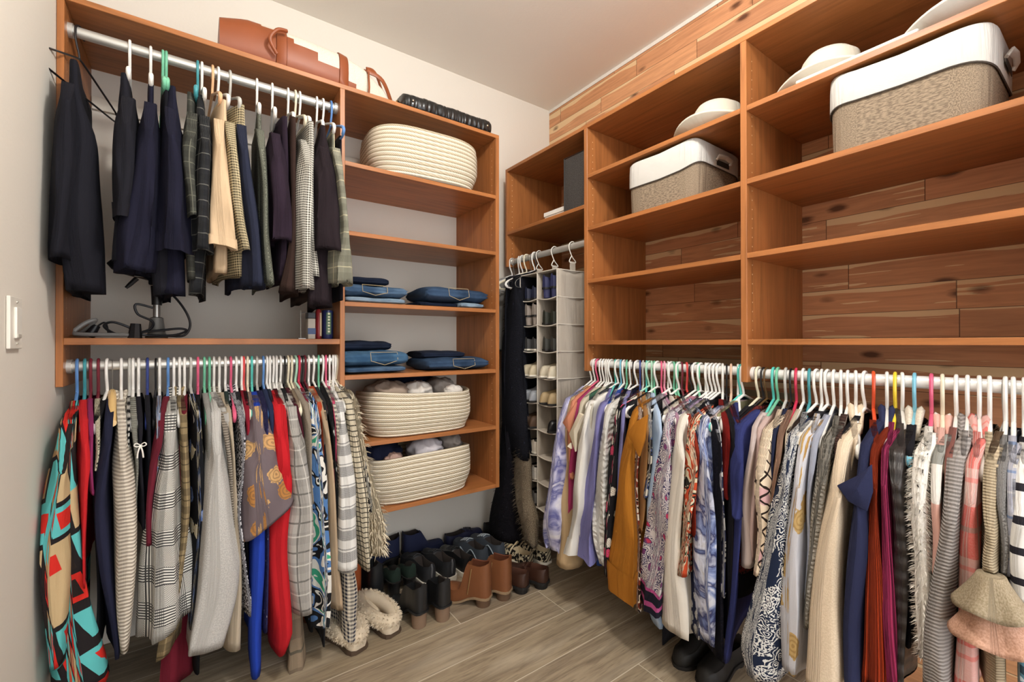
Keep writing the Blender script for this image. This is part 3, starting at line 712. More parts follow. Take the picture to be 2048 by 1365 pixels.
LL(577, 'cream', 'skirt', 'skirt', 'beige and dark plaid skirt', F('plaid', 'A5927A', '5E5144', '2E3A34', sc=.6), None, '850:590-604 1150:574-610 1290:567-612 1385:560-622', sfb=.2, fold=.9, extra='low behind the red dress')
LL(584, 'cream', 'jacket', 'jacket', 'beige tweed jacket', F('heather', '9A8F80', '7D7366'), None, '785:599-612 827:609-627 865:612-629 905:618-630 1010:620-632', sfb=.24, collar=1)
LL(592, 'mint', 'blouse', 'blouse', 'white, black, green and blue abstract print blouse', F('blobs', '1C1D20', 'D8D5CC', '1C1D20', '4E74A6', 'D8D5CC', '3E9A7A', sc=.9), '815:632-643 865:629-649 905:625-649 965:629-661 1040:633-664 1105:638-669 1190:638-671 1260:636-662', None, sfs=.262, cuff=2)
filler('LL', 599, 'crimson', 'crimson blouse beside the abstract print blouse', '8C2236', 1170, sf=.18)
filler('LL', 605.5, 'black', 'black silk blouse under the orange top', '1A1A1C', 1265, sf=.2)
LL(611, 'maroon', 'cardigan', 'cardigan', 'tan long open cardigan', F('solid', 'B39C80'), None, '815:636-645 877:649-666 940:656-671 1030:663-679 1080:667-683 1150:668-686 1224:667-691', sfb=.255)
LL(619, 'white', 'top', 'top', 'orange-red top', F('solid', 'B2492A'), None, '780:616-630 825:634-649 870:642-654 980:644-655', sfb=.22)
filler('LL', 628, 'white', 'charcoal skirt hanging low behind the tan cardigan', '2B2C2E', 1292, sf=.235, cat='skirt', name='skirt')
LL(639, 'green', 'blouse', 'blouse', 'black blouse with white brush marks', F('fleck', '1D1E20', 'D8D6D0', sc=.5), None, '775:632-642 840:650-670 865:664-674 960:667-677 1120:672-682', sfb=.238)
LL(646.6, 'white', 'shirt', 'shirt', 'navy and cream gingham shirt with long sleeve', F('gingham', 'D6CDBA', '2A2C3C'), '850:672-684 1000:684-696 1142:690-707 1185:691-717 1230:693-715 1281:696-711', None, sfs=.255, cuff=2)
LL(654, 'pink', 'top', 'top', 'hot pink sleeveless top', F('solid', 'C64B6C'), None, '770:644-652 800:654-664 840:668-675 980:672-680', sfb=.236)
LL(661.5, 'white', 'jacket', 'jacket', 'white and charcoal woven striped jacket', F('woven', 'D9D7D2', '33343A'), '765:650-661 815:666-684 852:673-696 914:673-704 990:681-714 1080:682-717 1142:681-721', None, sfs=.272, collar=1)
LL(668, 'white', 'jacket', 'jacket', 'cream jacket with black windowpane checks', F('window', 'CFC4AC', '26231F'), '752:665-679 802:681-699 865:699-719 940:707-734 1030:715-746 1075:721-742 1143:733-742', None, sfs=.268, collar=1.2)
LL(671.5, 'white', 'blouse', 'blouse', 'black and white leopard print blouse', F('speckle', '211F1F', 'D8D3C6', sc=.45), None, '780:690-702 827:706-716 865:715-727 940:730-742 1014:744-757 1040:748-758', sfb=.25)
LL(675, 'cream', 'cardigan', 'cardigan', 'cream cardigan with fringed edges', F('fringe', 'CDBFA4', '9C8D72'), '860:712-726 960:732-748 1027:745-768 1067:741-776 1108:742-779', None, sfs=.25, fur=(1400, .028, plain('D2C6AE', .9)), extra='at the shelf tower end of the lower left rod')
# ------------------------------------------------------------------ trousers on the upper left rod
def LU(u, hc, short, mat, sleeve=None, body=None, **k): return garment('LU', u, hc, k.pop('name', 'trousers'), 'trousers', short, mat, sleeve, body, trousers=1, **k)
BK = F('solid', '1B1B22'); BKN = F('solid', '1A1A2A')
LU(155, 'black', 'wide black trousers', BK, '162:122-136 211:114-150 267:104-152 352:95-148 480:86-136 515:84-128', '190:128-165 267:120-206 352:110-207 480:112-212 583:128-214', extra='beside the left wall', sfs=.24, sfb=.2, twist=-.35)
LU(256.7, 'white', 'black cuffed trousers', BK, '186:248-264 246:233-273 316:222-273 387:219-267 430:222-262', '300:225-270 440:222-262 522:218-260', sfb=.20, cuff=3, extra='on the first white hanger')
LU(299, 'white', 'blue-black pleated trousers', BKN, '211:289-316 281:275-319 387:261-316 480:236-316 540:228-300', None, fold=.8)
LU(323.5, 'green', 'black trousers', BK, None, '214:326-341 281:315-345 400:300-340 520:300-350 590:308-345', sfb=.19, extra='on the first green hanger')
LU(330.5, 'green', 'dark navy trousers with turned cuffs', BKN, '214:329-343 281:326-362 387:322-381 457:319-385 500:318-384', '480:318-372 588:314-370', sfb=.2, cuff=3)
LU(394.5, 'teal', 'dark grey-green plaid trousers', F('plaid', '44453F', '2A2B28', '6A6A5E', sc=2), '238:381-399 281:362-397 352:366-392 430:370-392', '300:366-392 560:372-392', sfb=.19)
LU(402.6, 'white', 'black checked trousers', F('plaid', '26272A', '1A1B1D', '70706A', sc=2), '236:401-422 316:394-427 422:387-427 500:384-424', '430:384-416 588:378-406', sfb=.19)
LU(423.7, 'peach', 'beige chino trousers', F('solid', 'CDB291'), '246:442-452 281:428-453 352:426-461 480:423-473 492:423-476', '400:430-466 545:430-466', sfb=.2, cuff=2, shem=-.004)
LU(435, 'white', 'beige houndstooth trousers', F('hound', 'C6B793', '3A3428'), '237:454-476 316:455-480 422:462-492 480:476-505 502:488-512', '440:470-500 553:478-496', sfb=.2)
LU(459, 'grey', 'charcoal navy trousers', F('solid', '25293A'), '236:478-497 316:478-503 400:484-514 480:492-527 572:497-538', None)
LU(514, 'white', 'grey-green tweed trousers', F('heather', '75776A', '3E4038'), '271:511-528 352:520-535 480:527-543 568:536-558', None, sfs=.25)
LU(545, 'white', 'aubergine black trousers', F('solid', '2A1F2B'), '271:535-569 352:537-577 430:540-580 478:541-580', '460:560-582 560:556-590', sfb=.2)
LU(576.7, 'white', 'dark brown trousers', F('solid', '33241F'), None, '281:577-597 400:580-600 500:570-596 585:546-594', sfb=.22)
LU(591, 'cream', 'black and white houndstooth trousers', F('hound', 'D4D0C4', '26241F'), '278:608-629 352:603-631 422:598-631 480:597-627 577:595-628', '330:614-634 460:616-632 551:620-642', sfs=.262, sfb=.225)
LU(634.7, 'white', 'black-brown flared trousers', F('solid', '241C20'), '290:632-668 352:629-675 480:628-682 500:628-687', '430:620-672 612:616-668', sfb=.21)
LU(647, 'white', 'grey-green plaid trousers', F('plaid', '8A897A', '5E5E52', 'C4BC9C', sc=1.6), '299:672-684 387:676-695 460:686-703 520:674-710 566:672-711', None, sfs=.27, extra='on the upper left rod next to the shelf tower')
filler('LU', 663, 'blue', 'dark trousers on the blue hanger', '1D1B22', 600, sf=.16, cat='trousers', name='trousers', trousers=1)
filler('LU', 600, 'white', 'brown trousers between the two houndstooth pairs', '2E221E', 600, sf=.16, cat='trousers', name='trousers', trousers=1, extra='and the flared pair')
# ------------------------------------------------------------------ clothes on the middle right rod
def CR(*a, **k): return garment('CR', *a, **k)
CR(1178, 'white', 'shirt', 'shirt', 'white and lavender watercolour shirt', F('blotch', 'D9D8E2', 'B9B8D4', '5A5C92', 'D9D8E2', sc=.8), '833:1112-1126 890:1104-1120 948:1098-1119 1020:1093-1116 1089:1084-1113 1105:1090-1112', None, sfs=.272)
CR(1185, 'white', 'cardigan', 'cardigan', 'tan long cardigan', F('solid', 'B59B77'), None, '820:1130-1142 880:1124-1138 940:1120-1134 1075:1113-1136 1133:1112-1144', sfb=.235, extra='at the corner end of the middle right rod')
CR(1191, 'pink', 'blouse', 'blouse', 'coral blouse with turned lapel', F('solid', 'C98468'), None, '820:1128-1142 850:1130-1144 900:1130-1140 960:1134-1142', sfb=.245, lapel=[[(1125, 846), (1139, 868), (1146, 835), (1152, 805), (1136, 825)]])
CR(1197, 'white', 'top', 'top', 'magenta long top', F('solid', 'A63A66'), None, '810:1150-1164 833:1143-1156 900:1136-1149 940:1133-1144 1055:1124-1136', sfb=.24)
CR(1203, 'white', 'jacket', 'jacket', 'cream jacket with wide pointed lapel', F('solid', 'D2C7B0'), None, '830:1148-1166 870:1146-1160 940:1150-1164 1060:1146-1160', sfb=.245, lapel=[[(1138, 868), (1150, 905), (1152, 868), (1166, 830), (1157, 826)], [(1134, 893), (1141, 886), (1142, 899)]])
CR(1207.6, 'white', 'shirt', 'shirt', 'white shirt with buttoned cuff', F('solid', 'DCD9D2'), '812:1168-1184 870:1155-1178 948:1147-1172 1020:1139-1167 1055:1134-1150 1108:1128-1149', None, sfs=.268, cuff=3, cbutton=1)
CR(1212, 'white', 'blouse', 'blouse', 'navy edged cream blouse', F('solid', 'C9C2B2'), None, '820:1176-1188 900:1172-1184 1060:1166-1180', sfb=.225)
filler('CR', 1218, 'white', 'green trimmed top behind the white shirt', '3B5A4A', 1080, sf=.18)
CR(1226, 'turquoise', 'shirt', 'shirt', 'lavender-blue shirt with buttoned cuff', F('solid', '7674A6'), '810:1194-1206 833:1191-1201 890:1184-1197 948:1173-1190 1020:1159-1186 1075:1148-1182 1118:1146-1188', None, sfs=.265, cuff=3, cbutton=1, shem=-.006)
filler('CR', 1231, 'white', 'dark grey top right of the lavender-blue shirt', '3A3A40', 1120, sf=.18)
CR(1237, 'sky', 'blouse', 'blouse', 'white ruffled blouse', F('ruffle', 'D8D6D0', 'B9B7B2'), '824:1205-1222 890:1199-1218 948:1190-1214 1020:1182-1209 1100:1186-1206 1134:1196-1206', None, sfs=.262, fold=.9)
CR(1243, 'white', 'blouse', 'blouse', 'royal blue blouse', F('solid', '2F4C9E'), None, '830:1212-1222 1000:1200-1212 1135:1183-1196', sfb=.2)
CR(1248.6, 'green', 'dress', 'dress', 'black dress with pink and white petals', F('floral', '1A191C', 'D8D2C4', 'CC4468', '1A191C', sc=1.35), '843:1230-1241 890:1224-1237 948:1214-1237 1020:1209-1233 1100:1206-1222 1154:1202-1214', None, sfs=.26)
CR(1256, 'white', 'blouse', 'blouse', 'black blouse with white bow print', F('fleck', '17171A', 'D8D4CC', sc=.6), None, '830:1232-1244 900:1226-1240 1120:1216-1230', sfb=.225)
CR(1262, 'black', 'blouse', 'blouse', 'lilac plain blouse', F('solid', '817FB0'), None, '833:1243-1256 890:1236-1249 948:1234-1246 980:1235-1244 1050:1234-1242', sfb=.25)
filler('CR', 1269.5, 'white', 'navy top behind the lilac blouse', '20223A', 1110, sf=.18)
CR(1275, 'navy', 'blouse', 'blouse', 'mustard blouse with long gathered sleeve', F('solid', 'A66A22'), '850:1262-1284 910:1247-1270 948:1238-1264 1020:1231-1265 1100:1223-1270 1150:1214-1275 1205:1222-1276', None, sfs=.282, cuff=4, fold=.45, lapel=[[(1253, 868), (1265, 888), (1277, 915), (1288, 880), (1294, 830), (1270, 845)]])
CR(1281, 'grey', 'blouse', 'blouse', 'rust and black speckled blouse', F('blobs', '2A1A18', 'D2C6B4', '7A3424', '2A1A18', sc=2.2), None, '860:1276-1290 940:1266-1280 1040:1266-1278 1222:1269-1288', sfb=.24)
CR(1287.6, 'turquoise', 'cardigan', 'cardigan', 'camel open cardigan', F('solid', '9C7248'), None, '850:1290-1306 950:1276-1296 1068:1271-1288', sfb=.245)
filler('CR', 1293, 'mint', 'dark plum top behind the camel cardigan', '3A2030', 1160, sf=.18)
CR(1298, 'mint', 'blouse', 'blouse', 'black and cream blouse with blue accents', F('blobs', '1C1A1C', 'D6CFBC', '1C1A1C', '3A4A78', 'D6CFBC', sc=1.5), None, '825:1300-1326 852:1294-1313 900:1294-1306 1000:1288-1300', sfb=.25)
CR(1303, 'green', 'shirt', 'shirt', 'light blue chambray shirt', F('denim', '8FA6C4', 'B9C8DA'), None, '842:1322-1334 871:1314-1331 910:1306-1323 960:1296-1316 1020:1290-1308 1130:1286-1310 1195:1284-1318 1260:1300-1327', sfb=.24, hem=.004)
filler('CR', 1309.5, 'white', 'black knit top right of the chambray shirt', '1E1E22', 1200, sf=.18)
CR(1317, 'pink', 'blouse', 'blouse', 'white blouse with purple and navy paisley', F('paisley', 'D2CBCB', '2E2A52', '6E3A66', 'B23A58', sc=1.0), '852:1336-1354 890:1327-1357 948:1314-1352 1020:1300-1342 1100:1290-1337 1157:1283-1332 1226:1286-1328', None, sfs=.268, cuff=3, cfmat=F('stripes', '1B1A26', 'A2487A', '1B1A26', sc=2.4))
CR(1323, 'rose', 'top', 'top', 'mauve pink thin top', F('solid', 'B08AA0'), None, '840:1366-1376 880:1360-1366 980:1352-1362', sfb=.235)
CR(1330.5, 'white', 'tunic', 'tunic', 'plain cream-white tunic', F('solid', 'DDD6CA'), '848:1375-1389 871:1365-1380 910:1357-1379 958:1350-1377 1020:1341-1373 1100:1336-1368 1190:1328-1384 1278:1328-1388', None, sfs=.277, fold=.35, shem=.002)
filler('CR', 1337, 'white', 'grey top behind the white tunic', '6E6C70', 1200, sf=.18)
CR(1342, 'green', 'blouse', 'blouse', 'orange, green and cream jungle print blouse', F('blobs', '3A4A36', 'D8CDB0', 'B8482A', '2A2622', 'C9BFA4', 'B8482A', sc=1.5), '862:1380-1392 890:1385-1400 930:1382-1404 1020:1369-1397 1100:1362-1389 1157:1355-1385', None, sfs=.282)
CR(1348, 'green', 'dress', 'dress', 'rust red dress', F('solid', '8E2E1E'), None, '870:1392-1402 930:1394-1404 1040:1388-1398 1080:1386-1396', sfb=.258)
filler('CR', 1353, 'white', 'black velvet top beside the rust dress', '151316', 1240, sf=.18)
CR(1358, 'maroon', 'blouse', 'blouse', 'navy blouse with tiny white flowers', F('floral', '20243E', 'DAD8D2', 'B9B6B0', '20243E', sc=2.0), None, '860:1398-1408 1000:1392-1404 1170:1388-1402 1279:1391-1404', sfb=.248)
CR(1367.6, 'red', 'shirt', 'shirt', 'blue and white watercolour floral shirt', F('blotch', 'CFD2DC', '7F8EB8', '32365E', 'C2C6D6', 'B4B2B0', sc=.75), '850:1410-1424 890:1404-1423 948:1399-1428 1020:1399-1437 1100:1399-1437 1200:1402-1436 1298:1410-1431', None, sfs=.27)
filler('CR', 1379, 'black', 'black sheer top beside the watercolour floral shirt', '131216', 1290, sf=.19)
filler('CR', 1385.7, 'white', 'ivory lace blouse behind the watercolour shirt', 'B9B2A4', 1100, sf=.2)
CR(1391, 'green', 'dress', 'dress', 'black lace dress with indigo hem', F('fleck', '17161F', '3E3E66', sc=.6), None, '880:1430-1450 960:1428-1456 1100:1430-1452 1200:1426-1452 1327:1426-1456', sfb=.238)
filler('CR', 1396, 'white', 'pink satin top behind the black lace dress', 'B27A8C', 1180, sf=.17)
CR(1405.7, 'white', 'blouse', 'blouse', 'navy blouse with pale floral shoulders', F('blobs', '262A44', 'D4D2CE', '262A44', '3A3E60', sc=1.3), None, '825:1424-1452 860:1430-1450 1000:1436-1452 1200:1440-1456', sfb=.236, top=.0)
for u, hc, s, c in ((1411, 'white', 'grey blouse right of the pale floral navy blouse', '4A4850'), (1419, 'white', 'lilac top between two white hangers', '9E8AA8'), (1426.7, 'white', 'snakeskin print top near the black satin blouse', '8A8074'), (1434, 'white', 'black crepe top left of the black satin blouse', '1A191C')):
    filler('CR', u, hc, s, c, 1160, sf=.19, kind='speckle' if 'snake' in s else 'solid', col2='3A342E' if 'snake' in s else None)
CR(1440, 'white', 'top', 'top', 'red gathered top', F('ribv', 'B02A24', '7A1A18'), None, '838:1452-1464 870:1448-1466 1000:1452-1464', sfb=.228)
CR(1447.6, 'black', 'blouse', 'blouse', 'black satin blouse', F('solid', '131217', rough=.45), None, '840:1462-1486 900:1456-1484 1000:1452-1474 1300:1450-1470', sfb=.236)
CR(1457, 'beige', 'blouse', 'blouse', 'black and red sheer blouse', F('blobs', '18161A', '5A1A22', '18161A', sc=1), None, '850:1470-1488 1000:1462-1480 1250:1450-1470', sfb=.2)
CR(1470.5, 'white', 'dress', 'dress', 'plain indigo dress', F('solid', '2E3466'), '876:1486-1496 910:1475-1492 960:1462-1494 1040:1464-1490', '960:1463-1494 1100:1462-1490 1250:1455-1476 1328:1444-1460', sfs=.262, sfb=.245)
filler('CR', 1477, 'turquoise', 'pale pink tank right of the indigo dress', 'C9B4AE', 1180, sf=.2)
filler('CR', 1482, 'white', 'khaki top at the divider end', '8E8A6A', 1150, sf=.17)
# ------------------------------------------------------------------ clothes on the far right rod
def RR(*a, **k): return garment('RR', *a, **k)
RR(1512, 'cream', 'blouse', 'blouse', 'black blouse with dark satin shoulder', F('solid', '1A181D', rough=.5), None, '860:1452-1470 940:1450-1466 1150:1446-1462', sfb=.2, top=-.0, extra='on the cream hanger beside the divider')
filler('RR', 1522, 'black', 'black cami on a black hanger beside the divider', '161519', 1200, sf=.18)
filler('RR', 1528.6, 'brown', 'red patterned blouse on the brown hanger', '6A2622', 1150, sf=.18, kind='speckle', col2='1A1A1C')
RR(1542, 'turquoise', 'top', 'top', 'blush white sleeveless top', F('solid', 'CDBDB8'), None, '850:1500-1522 900:1496-1512 1050:1474-1500 1138:1472-1499', sfb=.235, nk=.09)
RR(1551, 'green', 'top', 'top', 'pale pink sheer top', F('solid', 'C9AFA8'), None, '850:1508-1530 950:1500-1520 1120:1488-1506', sfb=.215, nk=.11)
RR(1566.7, 'grey', 'blouse', 'blouse', 'cream blouse with black lattice print', F('lattice', 'DCC9B0', '2B211C', 'C9A0A0'), '862:1526-1545 890:1516-1535 930:1503-1538 960:1497-1542 1050:1505-1534 1153:1500-1515', None, sfs=.272)
RR(1577, 'black', 'top', 'top', 'plain navy top', F('solid', '232840'), None, '860:1545-1562 910:1537-1548 960:1541-1550 1100:1530-1545', sfb=.24, extra='between the lattice blouse and the blush pleated blouse')
RR(1587.6, 'crimson', 'blouse', 'blouse', 'blush pleated blouse', F('ribv', 'C9A48C', '8A6450', sc=.7), None, '862:1564-1584 890:1558-1574 930:1548-1565 960:1544-1556 1100:1530-1546', sfb=.246)
RR(1602, 'white', 'top', 'top', 'ivory narrow top', F('solid', 'C9BBA6'), None, '862:1572-1582 900:1566-1576 960:1560-1570', sfb=.226)
RR(1614, 'teal', 'dress', 'dress', 'navy dress with white paisley print', F('paisley', '20293F', 'D6D6D2', sc=.85), '862:1584-1602 890:1571-1590 930:1564-1590 980:1556-1588 1050:1526-1576 1138:1511-1568 1227:1493-1559 1310:1472-1550 1362:1488-1538', None, sfs=.275, fold=.4)
filler('RR', 1628, 'white', 'dark brown leather top right of the paisley dress', '2A1D18', 1150, sf=.2)
RR(1638.6, 'white', 'blouse', 'blouse', 'sheer pale grey blouse with gold flowers', F('floral', 'C2C2C8', 'A98650', 'B79A66', '8A6A3C', sc=.7), '865:1603-1628 930:1593-1607 1000:1582-1606 1050:1574-1605 1138:1562-1602 1227:1556-1602 1350:1553-1590', None, sfs=.275, fold=.6)
filler('RR', 1650, 'white', 'black and white striped blouse left of the cable knit', '2A2A2E', 1100, sf=.22, kind='stripes', col2='D8D5CE')
RR(1663, 'white', 'shirt', 'shirt', 'pale blue-grey shirt', F('solid', 'A9AEBE'), None, '890:1629-1642 950:1614-1632 1025:1607-1620 1080:1606-1618 1200:1600-1612', sfb=.25)
RR(1677, 'white', 'sweater', 'sweater', 'grey cable knit sweater', F('cable', '9C978C', '77726A'), '832:1665-1688 884:1643-1674 955:1630-1662 1025:1620-1652 1070:1611-1645 1160:1605-1628 1258:1602-1616', None, sfs=.262)
RR(1691, 'white', 'cardigan', 'cardigan', 'dark brown knit cardigan', F('ribh', '4A3630', '33241F', sc=2), None, '850:1672-1690 900:1668-1684 950:1662-1680 1200:1640-1660', sfb=.225)
RR(1706.6, 'white', 'coat', 'coat', 'cream fleece coat', F('heather', 'D8C6AE', 'CBB89E'), '842:1697-1737 884:1683-1735 943:1667-1711 1025:1650-1688 1065:1640-1686 1150:1621-1680 1230:1609-1674 1385:1596-1680', None, sfs=.275, collar=1.8, fold=.4)
filler('RR', 1725, 'white', 'black fleece jacket right of the cream coat', '1C1A1E', 1250, sf=.17)
RR(1742, 'orange', 'sweater', 'sweater', 'rust orange ribbed sweater', F('ribv', 'B5421F', '7E2A14'), '872:1751-1775 930:1744-1761 1000:1741-1758 1040:1739-1758 1093:1732-1761 1206:1727-1764 1385:1722-1772', None, sfs=.256)
RR(1769.5, 'white', 'coat', 'coat', 'navy sleeveless coat with pointed lapels', F('solid', '2B2F4C'), None, '830:1740-1800 861:1739-1765 931:1718-1745 980:1690-1740 1065:1694-1734 1138:1678-1736 1262:1674-1728 1385:1680-1724', sfb=.272, collar=2.2, lapel=[[(1673, 972), (1696, 1004), (1733, 1024), (1744, 985), (1742, 930), (1722, 948)]], fold=.4)
RR(1786, 'yellow', 'top', 'top', 'hot pink ribbed top', F('ribv', 'B03A66', '86284C', sc=.5), '875:1775-1790 931:1760-1773 1000:1758-1775 1149:1764-1788 1385:1773-1800', None, sfs=.25)
RR(1800, 'white', 'vest', 'vest', 'dark brown quilted vest', F('ribh', '2E2826', '1C1817', sc=.3, rough=.4, spec=.5), '842:1790-1862 884:1782-1845 931:1772-1806 980:1775-1808 1120:1788-1822 1206:1790-1822 1385:1797-1816', None, sfs=.246, collar=1.6)
RR(1825, 'sky', 'jacket', 'jacket', 'black jacket with cream fleece collar', F('solid', '1B1A20'), None, '850:1812-1850 900:1806-1830 1000:1804-1824 1300:1806-1830', sfb=.2, collar=2.5, cmat=F('heather', 'CFC6B6', 'B9B0A2'))
RR(1859, 'pink', 'coat', 'coat', 'white shaggy coat with black flecks', F('heather', 'E2DED6', 'D2CDC4', sc=1), '893:1838-1871 931:1826-1866 1000:1812-1865 1040:1808-1861 1093:1820-1854 1206:1820-1857 1318:1832-1848', None, sfs=.262, fur=(4200, .013, plain('E8E4DC', .9)), fw=.0016, fleck=260)
RR(1881, 'cream', 'sweater', 'sweater', 'blush pink sweater with grey and white blocks', F('stripes', '8A8A84', 'D3A598', 'D3A598', 'D3A598', 'D6D0C8', sc=.28), '837:1872-1902 907:1866-1893 978:1862-1886 1040:1858-1882 1090:1856-1876 1150:1856-1872', None, sfs=.256, collar=1.4)
RR(1909, 'white', 'sweater', 'sweater', 'salmon pink knit sweater', F('ribv', 'C98C80', 'A86A60'), None, '907:1892-1914 954:1887-1908 1040:1882-1900 1150:1876-1890', sfb=.236)
RR(1931.7, 'white', 'sweater', 'sweater', 'grey ribbed turtleneck sweater', F('ribh', '9A9490', '6E6864', sc=1.4), '888:1914-1932 931:1911-1927 978:1896-1925 1040:1886-1921 1065:1878-1918 1149:1863-1911 1234:1854-1902 1385:1842-1897', None, sfs=.274, collar=1.8)
RR(1955, 'white', 'cardigan', 'cardigan', 'red, white and grey fleece plaid cardigan', F('plaid', 'C2443C', 'C4BFB6', '8A8078', 'C9433C', sc=.55), '837:1955-1979 872:1940-1979 931:1940-1958 978:1934-1957 1040:1926-1956 1080:1916-1960 1149:1911-1960 1234:1904-1940 1385:1896-1948', None, sfs=.25, collar=2)
RR(1976, 'white', 'dress', 'dress', 'beige ribbed dress with bell sleeves', F('ribh', 'B7A78C', '8E7F68', sc=1.9), '907:1970-1991 954:1967-1988 1040:1965-1989 1093:1964-1998 1150:1963-2002', '960:1975-1992 1100:1970-2000 1230:1950-2022 1385:1946-2024', sfs=.275, sfb=.24)
filler('RR', 2004, 'wire', 'brown suede top on the thin steel hanger', '5E4A38', 1250, sf=.17)
RR(2008, 'white', 'sweater', 'sweater', 'grey tweed sweater', F('heather', '8A8886', '5A5856'), '912:1997-2014 978:1989-2014 1040:1990-2013 1150:1996-2016', None, sfs=.25)
RR(2024, 'white', 'shirt', 'shirt', 'blue and white brushed plaid shirt', F('plaid', 'B2B2BA', '8E8E9A', '4A6E9C', 'D6D4D2', sc=1.2), '884:2018-2040 954:2014-2037 1025:2014-2033 1080:2010-2033 1160:2008-2030', None, sfs=.25)
RR(2046, 'white', 'sweater', 'sweater', 'white sweater with black stripes', F('stripes', '26242A', 'D6D4D0', 'D6D4D0', 'D6D4D0', sc=1.9), '900:2040-2064 980:2036-2064 1065:2020-2066 1206:2022-2068', None, sfs=.262, fold=.4)
RR(2062, 'white', 'blouse', 'blouse', 'dark teal print blouse', F('blobs', '26343C', '4A6A76', 'A9B2B4', '26343C', sc=1.3), None, '950:2052-2066 1200:2032-2060 1385:2030-2064', sfb=.24, extra='hanging below the striped sweater')
# bell cuffs of the beige dress: two flared tiers
def bell(u0, v0, u1, v1, w0, w1, sfx, label, mat):
    R = []; a = onX((u0[0]+u0[1])/2, v0, RX-sfx); b = onX((u1[0]+u1[1])/2, v1, RX-sfx)
    for i in range(9):
        t = i/8; c = a.lerp(b, t); hw = lerp(w0, w1, t**1.15)
        R.append([(c.x-(.022+.03*t**1.1)*cos(q*pi/14)*(1+.22*t*sin(q*pi/14*5)), c.y+hw*sin(q*pi/14), c.z+.006*t*sin(q*pi/14*5)) for q in range(28)])
    uvs = [(q*.012, r[0][2]) for r in R for q in range(28)]
    t = [o for o in COL.objects if o.get('label', '').startswith(label)][0]
    MB().rings(R, True, False, uv=uvs).build('bell_cuff', mat, t, smooth=180, world=True, solid=.002)
bell((1963, 2002), 1150, (1928, 2040), 1222, .02, .058, .275, 'beige ribbed dress', F('heather', '9A8C76', '84775F'))
bell((1955, 2010), 1212, (1923, 2052), 1285, .03, .066, .268, 'beige ribbed dress', F('heather', 'C59C86', 'B0866F'))
# ------------------------------------------------------------------ dark clothes in the corner
def OR(*a, **k): return garment('OR', *a, **k)
OR(1034, 'white', 'cardigan', 'cardigan', 'long black lace cardigan', F('fleck', '14151C', '2E3040', sc=.8), '562:1016-1042 620:1008-1044 700:1004-1044 800:1003-1045 913:1003-1056', None, sfs=.17, extra='beside the shoe organizer')
OR(1024, 'wire', 'skirt', 'skirt', 'black sequin skirt', F('fleck', '16141A', '3A3A44', sc=1.2), None, '700:1003-1022 900:1000-1036 985:986-1038 1040:972-1038 1085:966-1038', sfb=.165, fur=(900, .02, plain('17171B', .5)), extra='hanging to the floor in the corner')
OR(1058, 'wire', 'stole', 'stole', 'grey-brown fur stole', F('heather', '8A7E6C', '5A4E40'), None, '960:1026-1062 1000:1034-1062 1036:1038-1078 1090:1044-1080', sfb=.175, top=.88, fur=(1500, .03, plain('8F8371', .9)), extra='hanging below the black cardigan')
for i, (u, c) in enumerate(((1020, 'white'), (1041, 'white'), (1049, 'cream'), (1065, 'white'), (1071, 'black'))):
    filler('OR', u, c, ('white lace blouse', 'black evening top', 'plum gown', 'charcoal dress', 'black velvet gown')[i]+' crammed in the corner', ('8A8884', '17171B', '24222A', '2C2C32', '141319')[i], (700, 900, 905, 880, 900)[i], sf=.12)
# ------------------------------------------------------------------ soft goods on the shelves
def superel(a, b, n, e=2.6, ph=0):
    out = []
    for k in range(n):
        t = 2*pi*k/n+ph; c, s = cos(t), sin(t)
        out.append((a*(1 if c >= 0 else -1)*abs(c)**(2/e), b*(1 if s >= 0 else -1)*abs(s)**(2/e)))
    return out
M_ROPE = F('rope', 'DAD0BC', 'A89A80', 'EFE6D2', rough=.95)
def rope_basket(label, loc, rz, ax=.265, ay=.185, H=.19, coils=21, bot=.90, tilt=0):
    t = thing('rope_basket', label, 'basket', loc, rz, 'coiled rope baskets in the shelf tower'); t.rotation_euler = (tilt, 0, rz)
    N = 56; R = []; uvs = []
    per = 2*(ax+ay)*1.6
    def prof(w): return lerp(bot, 1.0, ss(0, .45, w)**.8)-.02*ss(.75, 1, w)
    for i in range(coils*4+1):
        c = i/4; w = c/coils; k = prof(w); bulge = 1+.007*abs(sin(pi*c))
        pts = superel(ax*k*bulge, ay*k*bulge, N, 3.6)
        sag = [.010*sin(2*pi*q/N*2+loc[2]*9)*w for q in range(N)]
        R.append([(p[0], p[1], .004+H*w+sag[q]) for q, p in enumerate(pts)]); uvs += [(q/N*per, c) for q in range(N)]
    for j, (w, kk) in enumerate(((1.0, .965), (.8, .945), (.4, .92))):
        pts = superel(ax*prof(w)*kk, ay*prof(w)*kk, N, 3.0)
        R.append([(p[0], p[1], .004+H*w+(.010*sin(2*pi*q/N*2+loc[2]*9)*w)) for q, p in enumerate(pts)]); uvs += [(q/N*per, coils*w) for q in range(N)]
    mb = MB().rings(R, True, True, uv=uvs); mb.build('basket_body', M_ROPE, t, smooth=180)
    return t
rope_basket('empty cream rope basket jutting over the second shelf edge', (.895, 2.035, 1.9165), -.06, .272, .18, .205, 22, .9)
rope_basket('upper of the two cream rope baskets filled with clothes', (.872, 2.055, .7394), 0)
rope_basket('lowest cream rope basket filled with clothes on the bottom shelf', (.872, 2.055, .4406), 0, H=.205)
